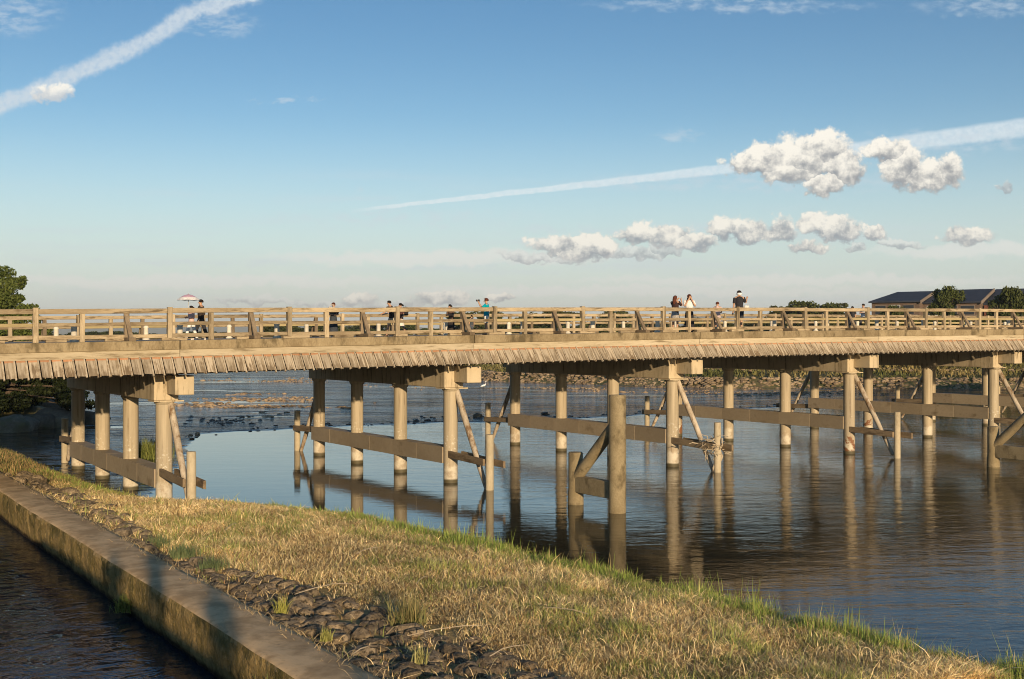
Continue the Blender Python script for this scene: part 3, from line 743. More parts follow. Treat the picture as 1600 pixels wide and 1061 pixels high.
# piers -----------------------------------------------------------
def lathe(mb, prof, n=24, x=0, y=0):
    k = len(mb.v)
    for (r, z) in prof:
        for j in range(n): t = 2*math.pi*j/n; mb.v.append((x+r*math.cos(t), y+r*math.sin(t), z))
    for i in range(len(prof)-1):
        for j in range(n):
            a = k+i*n+j; b = k+i*n+(j+1) % n; mb.f.append((a, b, b+n, a+n))
    mb.f.append(tuple(k+j for j in reversed(range(n)))); mb.f.append(tuple(k+(len(prof)-1)*n+j for j in range(n)))
    return mb
BEAM_TOP = [1.25, 1.49, 1.76, 1.95, 2.05, 2.1, 2.15, 2.2, 2.2]
for i in range(npier):
    px = P0+SPAN*i; z = zk(px); cb = z-2.19; ct = z-1.245
    y1 = S0+3*GAP
    mb = MB()                                    # the cap beam is the part; columns hang off it
    # body with chamfered soffit at its far end
    mb.box(-.45, .45, -.30, y1-S0+.3, cb, ct)
    cap = mb.build('pier_cap', M['cap'], bridge, bevel=.02, loc=Vector((px, S0, 0))-BL)
    MB().box(-.0, .69, -1.39, -.303, cb+.23, ct-.02).build('beam_end', M['cap'], cap, bevel=.02)
    MB().box(-.0, .69, y1-S0+.303, y1-S0+1.39, cb+.23, ct-.02).build('beam_end', M['cap'], cap, bevel=.02)
    MB().box(-.47, .62, -.40, .46, cb-.05, cb-.003).build('bearing_plate', M['cap'], cap)
    cm = M['column'] if i < 3 else M['column_rusty']
    for j in range(4):
        mb = MB(); w = .30
        lathe(mb, [(w, -1.5), (w, .3), (w, cb-.16), (w+.04, cb-.12), (w+.075, cb-.06), (w+.075, cb-.053 if j == 0 else cb-.004)], 28, 0, j*GAP)
        mb.build('column', M['column'] if (i+j) % 3 else cm, cap, smooth=True)
    bt = BEAM_TOP[i]; bb = bt-.68
    npan = 6
    for q in range(npan):
        a = .12+q*(3*GAP+.15)/npan; b_ = .12+(q+1)*(3*GAP+.15)/npan
        e = .003 if q % 2 else 0
        MB().box(-.33-e, .33+e, a+.006, b_-.006, bb-e, bt+e).build('cross_beam_panel', M['beam'], cap, bevel=.006)
    for sgn, yo in ((-1, 0), (1, 3*GAP)):
        # guard pile, clasping planks and raking timber at each end of the pier
        yp = yo+sgn*3.1
        top = 2.15+.07*i+random.uniform(-.05, .05)
        mb = MB(); lathe(mb, [(.165, -1.5), (.165, .5), (.162, top-.02), (.14, top)], 18, .05, yp)
        mb.build('guard_pile', M['pile'], cap, smooth=True)
        pz = 1.02+.045*i+(.0 if sgn < 0 else .12)
        for sd_, (ya, yb) in ((-1, (yo, yp-sgn*.05)), (1, (yo+sgn*.5, yp+sgn*.75))):
            a, b_ = sorted((ya, yb)); x0 = .05+sd_*(.172)+(-.11 if sd_ < 0 else 0)
            mb = MB().box(x0, x0+.11, a, b_, pz, pz+.29); mb.v = [(q0, q1, q2+.035*(q1-yo)*random.uniform(.8, 1.2)*(-sgn)) for q0, q1, q2 in mb.v]
            mb.build('clasping_plank', M['plank_dark'], cap, bevel=.012)
        mb = MB(); A = Vector((.18, yo+sgn*.15, cb-.06)); B_ = Vector((.12, yp-sgn*.32, -.05 if i in (1, 2) else .15))
        ptsT = [A.lerp(B_, t)+Vector((random.uniform(-.012, .012), random.uniform(-.02, .02), 0)) for t in (0, .25, .5, .75, 1)]
        if sgn < 0 or i > 0:
            mb.tube(ptsT, [.125, .13, .125, .115, .085], 12); mb.build('raking_timber', M['timber'], cap, smooth=True)
        else:
            mb.tube(ptsT, [.125, .13, .125, .115, .085], 12); mb.build('raking_timber', M['timber'], cap, smooth=True)
# soffit edge brackets: dark bolster ends at the far edge of each cap
# bollards between footway and road
bol = MB(); lathe(bol, [(.16, 0), (.16, .08), (.11, .1), (.105, .55), (.12, .57), (.12, .62), (.07, .68)], 14)
bol_me = bol.mesh('bollard', M['bollard'], True)
xb = 2.0; k = 0
while xb < 100:
    for yy in (46.2, 55.8):
        o = add('bollard', bol_me, None, (xb+(0 if yy < 50 else 1.3), yy, zk(xb)-.03))
        tag(o, 'short pale stone bollard seen through the railing along the '+('near' if yy < 50 else 'far')+' footway of the bridge', 'bollard', 'bollards along the '+('near' if yy < 50 else 'far')+' footway')
    xb += 3.95; k += 1

# free-standing debris guards upstream
def debris_guard(px, label):
    e = empty('debris_guard', label, 'debris guard', (px, 34.4, 0), 'concrete debris guards upstream of the bridge')
    lathe(MB(), [(.3, 0)], 3)
    mb = MB(); lathe(mb, [(.30, -1.5), (.30, .1), (.305, 2), (.30, 4.02), (.28, 4.08)], 26, 0, 33.2-34.4); mb.build('tall_pile', M['fender'], e, True)
    mb = MB(); lathe(mb, [(.30, -1.5), (.29, .4), (.265, .6), (.265, 1.86), (.24, 1.9)], 26, 0, 35.7-34.4); mb.build('short_pile', M['fender'], e, True)
    mb = MB(); mb.tube([(0, 35.55-34.4, 1.05), (0, 34.6-34.4, 1.9), (0, 33.35-34.4, 3.0)], [.21, .21, .21], 16); mb.build('raking_strut', M['fender'], e, True)
    MB().box(-.17, .17, 33.35-34.4, 35.6-34.4, .46, 1.05).build('tie_beam', M['fender'], e, bevel=.02)
debris_guard(25.2, 'mossy concrete debris guard with tall pile standing in front of the second pier')
debris_guard(49.25, 'debris guard cut off by the right picture edge with sloping strut')

# driftwood caught on the third pier's guard pile
mb = MB(); rr = random.Random(3); cx_, cy_ = P0+2*SPAN+.05, S0-3.0
for k in range(46):
    p = Vector((cx_-.2+rr.gauss(0, .22), cy_+rr.gauss(.1, .3), rr.uniform(.8, 1.6))); d = Vector((rr.gauss(0, 1), rr.gauss(0, 1), rr.gauss(-.3, .8))).normalized()
    pts_ = []; q = p.copy()
    for t in range(5): pts_.append(q.copy()); d = (d+Vector((rr.gauss(0, .35), rr.gauss(0, .35), rr.gauss(0, .35)))).normalized(); q += d*rr.uniform(.07, .2)
    r0 = rr.uniform(.012, .035); mb.tube(pts_, [r0, r0*.9, r0*.8, r0*.6, r0*.3], 6)
for k in range(3):
    p = Vector((cx_-.1+k*.12, cy_+.1, 1.2)); mb.tube([p, p+Vector((.12, -.2, -.5)), p+Vector((-.05, -.1, -1.0)), p+Vector((.05, 0, -1.3))], [.08, .07, .06, .04], 8)
o = mb.build('driftwood', M['drift'], None, True); tag(o, 'tangle of pale driftwood and roots caught on the third pier planks', 'driftwood')

# ------------------------------------------------------------------ vegetation
def blades(name, base, ang, length, width, lean, col, mat, label=None, parent=None):
    """vectorised grass: base Nx3, ang heading, lean 0 upright..1.5 flat; five verts per blade"""
    n = len(base); dx, dy = np.cos(ang), np.sin(ang); sx, sy = -dy, dx
    l1 = lean*.6; l2 = lean
    h = length[:, None]
    mid = base + np.stack([dx*np.sin(l1), dy*np.sin(l1), np.cos(l1)], 1)*h*.5
    tip = mid + np.stack([dx*np.sin(l2), dy*np.sin(l2), np.cos(l2)], 1)*h*.5
    S = np.stack([sx, sy, np.zeros(n)], 1)*width[:, None]*.5
    tw = RNG.uniform(-1, 1, n)[:, None]; S = S + np.array([0, 0, 1.])*tw*width[:, None]*.35
    V = np.stack([base-S, base+S, mid-S*.8, mid+S*.8, tip], 1).reshape(-1, 3)
    i = np.arange(n)*5
    F = np.concatenate([np.stack([i, i+1, i+3], 1), np.stack([i, i+3, i+2], 1), np.stack([i+2, i+3, i+4], 1)])
    c = np.repeat(col, 5, 0)
    me = np_mesh(name, V, F, mat, c); o = add(name, me, parent)
    if label: tag(o, label, 'grass')
    o['kind'] = 'stuff'
    return o
# bank straw: positions with density falling with distance
N = 330000
yy = 12.5 + (RNG.random(N)**1.7)*36; shv = np.interp(yy, np.arange(0, 100, .1), [shore(q) for q in np.arange(0, 100, .1)])
xx = 7.9 + RNG.random(N)*(shv+.05-7.9)
def vnoise(x, y, s, o):                      # smooth value noise on arrays
    x = x*s+o; y = y*s+o*1.7; xi = np.floor(x).astype(int); yi = np.floor(y).astype(int); fx = x-xi; fy = y-yi; fx = fx*fx*(3-2*fx); fy = fy*fy*(3-2*fy)
    def hsh(a, b): q = np.sin(a*127.1+b*311.7+o)*43758.5453; return q-np.floor(q)
    return (hsh(xi, yi)*(1-fx)+hsh(xi+1, yi)*fx)*(1-fy)+(hsh(xi, yi+1)*(1-fx)+hsh(xi+1, yi+1)*fx)*fy
# bank height grid for lookup
gy = np.arange(4, 60, .25); gx = np.arange(7.5, 20.5, .25); G = np.array([[bank_z(a, b) for a in gx] for b in gy])
def bz(x, y):
    fx = (x-7.5)/.25; fy = (y-4)/.25; ix = np.clip(fx.astype(int), 0, len(gx)-2); iy = np.clip(fy.astype(int), 0, len(gy)-2); fx = fx-ix; fy = fy-iy
    return (G[iy, ix]*(1-fx)+G[iy, ix+1]*fx)*(1-fy)+(G[iy+1, ix]*(1-fx)+G[iy+1, ix+1]*fx)*fy
strip = np.interp(yy, [13, 17, 21, 25, 28, 30, 33, 40, 50], [2.9, 2.7, 2.3, 1.7, .8, .5, 1.2, 1.5, 1.0])
inst = (xx-7.9) / strip
n1 = vnoise(xx, yy, 1.1, 3.3)*.55+vnoise(xx, yy, 3.1, 8.1)*.3+vnoise(xx, yy, 7.3, 1.1)*.15
ptk = vnoise(xx, yy, .8, 12.5)*.6+vnoise(xx, yy, 2.3, 7.7)*.4
keep = (RNG.random(N) < np.clip(.1+2.0*ptk-.15, .25, 1)) & (inst > 1.0 + (n1-.5)*1.4) | (RNG.random(N) < np.where(yy > 30, .22, .06))
xx, yy, shv, inst, n1 = (a[keep] for a in (xx, yy, shv, inst, n1)); n = len(xx)
zz = bz(xx, yy)
ds = shv-xx
greenf = vnoise(xx, yy, .45, 5.2)*.5+vnoise(xx, yy, 1.6, 2.7)*.5
green = RNG.random(n) < np.clip((greenf-.50)*2.2, .06, .5)+np.clip(1-ds/1.5, 0, 1)*.35
flat = RNG.random(n) < .6-.35*green
lean = np.where(flat, RNG.uniform(1.0, 1.6, n), RNG.uniform(.1, 1.0, n))
length = np.where(flat, RNG.uniform(.12, .34, n), RNG.uniform(.06, .17, n)*(1+.5*green))*(.7+.6*n1)
length = np.where(RNG.random(n) < .03, length*2.0, length)
width = RNG.uniform(.007, .016, n)*(1+np.clip((yy-20)/26, 0, 1))
t = RNG.random((n, 1)); pale = np.array([.92, .72, .38]); tan = np.array([.70, .50, .23]); brn = np.array([.30, .18, .08]); grn = np.array([.20, .25, .06]); gr2 = np.array([.42, .40, .13])
col = np.where(t < .45, pale*(.75+.5*RNG.random((n, 1))), np.where(t < .8, tan*(.7+.5*RNG.random((n, 1))), brn*(.7+.6*RNG.random((n, 1)))))
colg = grn+(gr2-grn)*RNG.random((n, 1)); col = np.where(green[:, None], colg, col)
pt = vnoise(xx, yy, .35, 9.9)*.6+vnoise(xx, yy, .9, 4.1)*.4
col *= ((.55+.9*n1)*(.72+.56*pt))[:, None]; wd_ = green & (vnoise(xx, yy, 1.1, 15.5) > .74); length = length*(.36+.80*pt)*np.where(wd_, 1.5, 1); lean = np.where(wd_, np.minimum(lean, .9), lean)
zoff = RNG.random(n)*.05*flat
blades('dry_grass', np.stack([xx, yy, zz+zoff], 1), RNG.random(n)*6.283, length, width, lean, col, M['blade'], 'mown straw and dry grass covering the river bank')
n = 900; yl = 13+RNG.random(n)**1.3*35; xl = 7.86-np.abs(RNG.normal(0, .16, n))
blades('straw_litter', np.stack([xl, yl, np.full(n, .985)], 1), RNG.random(n)*6.283, RNG.uniform(.08, .3, n), RNG.uniform(.006, .012, n), RNG.uniform(1.35, 1.6, n), np.array([.6, .45, .24])*(.6+.6*RNG.random((n, 1))), M['blade'], 'loose straw blown onto the top of the canal wall')
# green fringe by the water, growing in tussocks of uneven height
N = 85000
yy = 9+RNG.random(N)**1.2*46; shv = np.interp(yy, np.arange(0, 100, .1), [shore(q) for q in np.arange(0, 100, .1)])
off = np.abs(RNG.normal(0, .75, N))*np.where(RNG.random(N) < .12, 2.2, 1)-.18
xx = shv-off; cl = vnoise(xx, yy, 1.3, 4.4)*.6+vnoise(xx, yy, 3.7, 6.6)*.4
big = np.clip(np.interp(yy, [9, 16, 22, 24, 30, 34, 38, 55], [1.35, 1.25, .7, .95, 1.25, .7, .6, .6]), 0, 2)
keep = (cl > .42) | (RNG.random(N) < .12)
xx, yy, cl, big, off = (a[keep] for a in (xx, yy, cl, big, off)); n = len(xx)
zz = np.maximum(bz(xx, yy), -.05)
length = RNG.uniform(.1, .42, n)*(.35+cl)*big*np.where(RNG.random(n) < .05, 1.7, 1)*np.where(off > .9, .6, 1)
t = RNG.random((n, 1)); col = np.array([.14, .23, .035])+(np.array([.42, .48, .12])-np.array([.14, .23, .035]))*t
col = np.where(RNG.random((n, 1)) < .2, np.array([.42, .33, .15]), col)
blades('shore_grass', np.stack([xx, yy, zz], 1), RNG.random(n)*6.283, length, RNG.uniform(.007, .016, n)*(1+np.clip((yy-18)/20, 0, 1)), RNG.uniform(.1, 1.0, n)*1.1, col, M['blade'], 'fresh green grass fringing the water along the bank')
# bank grass farther left, thin strip along the wall beyond the stones
N = 26000
yy = 44+RNG.random(N)*50; shv = np.interp(yy, np.arange(0, 100, .1), [shore(q) for q in np.arange(0, 100, .1)]); xx = 7.9+RNG.random(N)**.8*(shv+.1-7.9)
zz = np.array([bank_z(a, b, c) for a, b, c in zip(xx, yy, shv)]); n = N
t = RNG.random((n, 1)); col = np.where(t < .6, np.array([.40, .28, .13])*(.6+.7*RNG.random((n, 1))), np.array([.14, .165, .05]))
blades('sparse_dry_grass', np.stack([xx, yy, zz], 1), RNG.random(n)*6.283, RNG.uniform(.1, .3, n), RNG.uniform(.015, .03, n), RNG.uniform(.2, 1.5, n), col, M['blade'], 'sparse dry grass on the narrow end of the bank by the first pier')

def tuft(label, x, y, z, n, h, spread, c0=(.10, .15, .03), c1=(.26, .28, .08), name='grass_tuft', w=(.01, .02)):
    b = np.stack([x+RNG.normal(0, spread, n), y+RNG.normal(0, spread, n), np.full(n, z)], 1); t = RNG.random((n, 1))
    o = blades(name, b, RNG.random(n)*6.283, RNG.uniform(.4, 1, n)*h, RNG.uniform(*w, n), RNG.uniform(.1, 1.1, n), np.array(c0)*(1-t)+np.array(c1)*t, M['blade'])
    del o['kind']; tag(o, label, 'plant', 'grass tufts')
    return o
tuft('green grass tuft growing out of the canal wall face at left', 6.72, 26.4, .12, 260, .45, .1)
tuft('grass tuft at the foot of the wall near the lower picture edge', 6.7, 17.6, .3, 120, .6, .12)
tuft('blue green tussock between the wall and the straw, farthest left one', 8.5, 30.2, .8, 200, .4, .14, (.09, .13, .06), (.2, .23, .1))
tuft('blue green tussock beside the wall, middle one of the row', 8.6, 28.4, .8, 260, .4, .16, (.09, .13, .06), (.2, .23, .1))
tuft('blue green tussock nearest to the open stones', 8.7, 26.6, .8, 220, .38, .14, (.09, .13, .06), (.2, .23, .1))
tuft('tall dry tussock behind the dark stones', 10.1, 19.6, .75, 320, .75, .13, (.35, .27, .12), (.2, .22, .08))
tuft('yellow green weed sprouting among the stones by the wall', 8.35, 21.4, .85, 90, .4, .05, (.3, .3, .06), (.4, .38, .1))
tuft('broad leaved weed among the nearest stones', 8.9, 16.9, .85, 60, .4, .06, (.28, .27, .1), (.4, .37, .16), w=(.02, .035))
tuft('small weed at the stone edge in the lower middle', 8.2, 19.0, .85, 70, .3, .05, (.3, .3, .06), (.38, .36, .12))
tuft('green reed clump in the water behind the first pier', 16.9, 61.2, -.05, 900, 1.35, .45, (.09, .12, .025), (.24, .25, .07), 'reed_clump', (.02, .04))
for k, (x_, y_) in enumerate(((18.9, 21.6), (19.1, 20.1), (18.9, 17.2))):
    tuft('thin reed stalks rising from the water off the bank, '+('farthest', 'middle', 'nearest')[k]+' of three', x_, y_, -.05, 26, .8, .18, name='reed_stalks', w=(.012, .022))
# long dry stalks lying on the stones
mb = MB(); rr = random.Random(11)
for (x_, y_, a_, L_) in ((8.6, 24.0, 1.0, 1.5), (9.0, 22.4, .2, 1.4), (9.4, 18.3, -.2, 1.5), (9.6, 18.0, 1.2, .9), (9.9, 16.4, .3, .9), (8.0, 17.5, .6, .8), (11.5, 22, .8, .9), (13, 18, 2.2, .9), (12, 26, .3, .8), (10.5, 31, .9, 1.0)):
    pts_ = [(x_+math.cos(a_)*L_*t, y_+math.sin(a_)*L_*t, bank_z(x_+math.cos(a_)*L_*t, y_+math.sin(a_)*L_*t)+.24+.05*math.sin(t*3.1)) for t in (0, .33, .66, 1)]
    mb.tube(pts_, [.008, .009, .008, .004], 6)
o = mb.build('dry_stalks', M['drift']); tag(o, 'long dry reed stalks lying across the stones and straw', 'reed stalk', kind='stuff')

def leaf_cloud(clumps, nleaf, size, c0, c1, seed=1, flatten=1.0):
    """clumps: (x,y,z,r). Leaves sit mostly near each clump's surface."""
    g = np.random.default_rng(seed); cw = np.array([c[3]**2 for c in clumps]); pick = g.choice(len(clumps), nleaf, p=cw/cw.sum()); cc = np.array(clumps)[pick]
    d = g.normal(size=(nleaf, 3)); d /= np.linalg.norm(d, axis=1)[:, None]; r = cc[:, 3]*(g.random(nleaf)**.45)
    ctr = cc[:, :3]+d*r[:, None]*np.array([1, 1, .75*flatten])
    a = g.normal(size=(nleaf, 3)); a /= np.linalg.norm(a, axis=1)[:, None]; b = np.cross(a, g.normal(size=(nleaf, 3))); b /= np.linalg.norm(b, axis=1)[:, None]
    s = size*g.uniform(.6, 1.3, nleaf)[:, None]
    V = np.stack([ctr-a*s, ctr+b*s*.5, ctr+a*s, ctr-b*s*.5], 1).reshape(-1, 3); F = np.arange(nleaf*4).reshape(-1, 4)
    tone = g.random((nleaf, 1)); tone = .55*tone+.45*np.repeat(g.random((len(clumps), 1)), 1, 1)[pick]
    col = np.repeat(np.array(c0)*(1-tone)+np.array(c1)*tone, 4, 0)
    return V, F, col
def make_tree_meshes(H, R, nclump, nleaf, leaf, c0, c1, seed, low=.3, trunk_r=.25, crown_z=None):
    rr = random.Random(seed); mb = MB(); clumps = []
    mb.tube([(0, 0, -.5), (rr.uniform(-.1, .1)*H*.2, 0, H*.3), (rr.uniform(-.3, .3), rr.uniform(-.3, .3), H*.7)], [trunk_r, trunk_r*.75, trunk_r*.3], 8)
    for k in range(nclump):
        a = rr.random()*6.28; q = rr.random()**.6; z = H*(low+(1-low)*rr.random()**.8)
        prof = math.sqrt(max(.08, 1-((z/H-(low+1)/2)/((1-low)/2*1.15))**2))
        x, y = math.cos(a)*R*q*prof, math.sin(a)*R*q*prof; r = R*rr.uniform(.17, .33)
        clumps.append((x, y, min(z, H-r*.5), r))
        if k < 12: mb.tube([(0, 0, H*rr.uniform(.25, .5)), (x*.5, y*.5, z*.75), (x, y, z)], [trunk_r*.35, trunk_r*.2, .03], 5)
    V, F, col = leaf_cloud(clumps, nleaf, leaf, c0, c1, seed)
    return mb.mesh('trunk', M['bark'], True), np_mesh('crown', V, F, M['leaf'], col)
def tree(name, label, meshes, loc, s=1, rz=0, group=None, cat='tree', sz=None):
    e = empty(name, label, cat, loc, group); e.scale = (s, s, sz or s); e.rotation_euler = (0, 0, rz)
    add('trunk', meshes[0], e); add('crown', meshes[1], e); return e

# the big tree at left beyond the bridge: its crown shows over the rail, its low boughs under the deck
def big_tree():
    x, y = cam_pt(-45, 665, .1); x -= 1; y += 3
    e = empty('broadleaf_tree', 'large leafy green tree at the left edge behind the bridge', 'tree', (x, y, 1.0))
    rr = random.Random(5); cl = []
    def at(ix, iz, dy=0):    # bearing and height to a point beside the trunk
        Y = x*math.sin(ANG)+y*math.cos(ANG)+dy; X = (ix-800)/1872*Y
        return (X*math.cos(ANG)+Y*math.sin(ANG)-x, -X*math.sin(ANG)+Y*math.cos(ANG)-y, 6+(530.5-iz)/1872*Y-1.0)
    for (ix, iz, r, dy) in ((8, 428, .75, 0), (-18, 424, .9, 1), (27, 443, .6, .5), (10, 448, .8, -1), (35, 437, .35, 0), (-25, 450, 1.2, 0), (18, 468, .75, 0), (-6, 470, 1.2, -1), (30, 466, .4, 1), (5, 490, 1.1, 0),
                            (38, 486, .7, 0), (52, 482, .45, 0.5), (-40, 480, 1.8, 1), (22, 503, 1.0, 0), (56, 498, .5, 0), (-10, 515, 1.6, 0), (70, 515, .6, 1), (40, 520, .9, 0), (-45, 520, 2, 0), (-70, 440, 1.6, 2), (-110, 470, 2.5, 3), (-80, 500, 2.2, 0)):
        cl.append((*at(ix, iz, dy), r))
    V, F, col = leaf_cloud(cl, 30000, .13, (.055, .085, .018), (.17, .20, .05), 4)
    add('crown', np_mesh('crown', V, F, M['leaf'], col), e)
    mb = MB(); mb.tube([(0, 0, -1), (.2, 0, 2), (.4, .2, 5), (.3, .2, 8)], [.5, .4, .3, .15], 10)
    for c in cl: mb.tube([(.3, .1, 2+random.random()*3), (c[0]*.5+.2, c[1]*.5, c[2]*.6+1.2), c[:3]], [.16, .08, .02], 5)
    add('trunk', mb.mesh('trunk', M['bark'], True), e)
    # undergrowth beneath the deck, its leaf colours darkened for the bridge's shade
    cl = []
    for k in range(84):
        ix = rr.uniform(-60, 118); iz = rr.uniform(560, 640) if ix < 100 else rr.uniform(600, 640)
        if ix > 40 and iz > 628+rr.uniform(-5, 8): iz -= 25
        cl.append((*at(ix, iz, rr.uniform(-2.5, 3)), rr.uniform(.5, 1.1)))
    cl += [(*at(128, 616), .5), (*at(140, 632), .45), (*at(112, 600), .6)]
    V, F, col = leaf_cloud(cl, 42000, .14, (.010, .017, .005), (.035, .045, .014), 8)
    e2 = empty('overhanging_shrub', 'leafy shrub coloured dark for shade, overhanging the boulders seen beneath the bridge at left', 'shrub', (x+1.5, y+1, 1.0))
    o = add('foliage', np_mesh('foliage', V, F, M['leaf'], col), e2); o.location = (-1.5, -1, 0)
    mb = MB()
    for c in cl[::2]: mb.tube([(0, 0, 0), (c[0]*.5, c[1]*.5, c[2]*.6+.8), c[:3]], [.1, .06, .02], 5)
    o = add('branches', mb.mesh('branches', M['bark'], True), e2); o.location = (-1.5, -1, 0)
big_tree()

kinds = [make_tree_meshes(9, 4.2, 34, 6500, .26, (.045, .062, .016), (.12, .14, .045), 21, .22), make_tree_meshes(6.5, 4.0, 26, 5000, .26, (.04, .055, .015), (.10, .115, .035), 22, .12),
         make_tree_meshes(10, 3.0, 28, 5000, .24, (.05, .06, .02), (.11, .12, .04), 23, .25)]
def far_tree(ix, itop, Y, kind, label, group=None, wid=1):
    X = (ix-800)/1872*Y; x = X*math.cos(ANG)+Y*math.sin(ANG); y = -X*math.sin(ANG)+Y*math.cos(ANG)
    H = 6+(530.5-itop)/1872*Y-4.5; h0 = (9, 6.5, 10)[kind]
    s = H/h0; return tree('far_tree', label, kinds[kind], (x, y, 4.4), s*wid, ix*.7, group, 'tree', s)
far_tree(1478, 449, 168, 0, 'round green tree in front of the dark roofed building', wid=.62)
far_tree(1585, 450, 160, 1, 'bushy green tree in front of the building at the right edge', wid=.6)
far_tree(1397, 478, 165, 1, 'small yellow green tree before the left end of the building', wid=.6)
far_tree(1262, 472, 260, 1, 'low spreading tree left of the bridge walkers at right', wid=1.3)
far_tree(1290, 477, 262, 1, 'dark low tree just right of the low spreading tree', wid=1.2)
far_tree(1215, 478, 250, 2, 'small ragged tree right of the man in the black shirt', wid=.9)
far_tree(1310, 474, 300, 2, 'thin tree tops far right of the low spreading trees', wid=1)
far_tree(868, 486, 280, 1, 'wide low tree seen through the railing in mid picture', wid=1.9)
far_tree(965, 486, 290, 0, 'small round tree seen through the railing right of mid picture', wid=1.3)
far_tree(745, 487, 300, 1, 'dark bush behind the person in turquoise', wid=1.7)
far_tree(1090, 497, 300, 1, 'low bush behind the two women at the railing', wid=1.2)
rr = random.Random(9)
for k in range(46):
    ix = 440+k*25+rr.uniform(-9, 9); far_tree(ix, rr.uniform(501, 515) if ix < 1200 else rr.uniform(487, 503), rr.uniform(260, 420), rr.choice((0, 1, 1)), 'one of the low trees in the hazy line along the far plain behind the railing', 'tree line on the far plain', rr.uniform(1.6, 2.6))
for k in range(12):
    ix = -20+k*38+rr.uniform(-9, 9); far_tree(ix, rr.uniform(516, 522), rr.uniform(300, 480), 1, 'one of the low bushes on the far plain behind the left railing', 'bushes on the left far plain', rr.uniform(2.5, 4))
for k in range(9):
    far_tree(1345+k*31+rr.uniform(-8, 8), rr.uniform(492, 502), rr.uniform(150, 175), 1, 'one of the dark shrubs in front of the building wall behind the rail', 'shrubs before the building', rr.uniform(1.2, 2.0))

# far levee grass: short tufts so its edge is not clean
N = 60000; pl = []
for i in range(3, 9):
    ax, ay = RIVER[i]; bx, by = RIVER[i+1]; L = math.hypot(bx-ax, by-ay); nx, ny = (by-ay)/L, -(bx-ax)/L; k = int(N*min(L, 110)/420); t = RNG.random(k); o_ = RNG.uniform(3, 36, k)
    pl.append(np.stack([ax+(bx-ax)*t+nx*o_, ay+(by-ay)*t+ny*o_, np.interp(o_, [2.5, 5, 13, 20, 30, 60], [1.1, 1.4, 1.9, 3.2, 4.3, 4.6])], 1))
B = np.concatenate(pl); n = len(B); t = RNG.random((n, 1)); gm = vnoise(B[:, 0], B[:, 1], .13, 2.2)[:, None]
col = (np.array([.30, .235, .10])*(1-gm)+np.array([.10, .115, .035])*gm)*(.45+.9*t)
blades('levee_grass', B, RNG.random(n)*6.283, RNG.uniform(.25, .8, n), RNG.uniform(.12, .3, n), RNG.uniform(.1, 1.2, n), col, M['blade'], 'rough brown and green grass on the far levee')

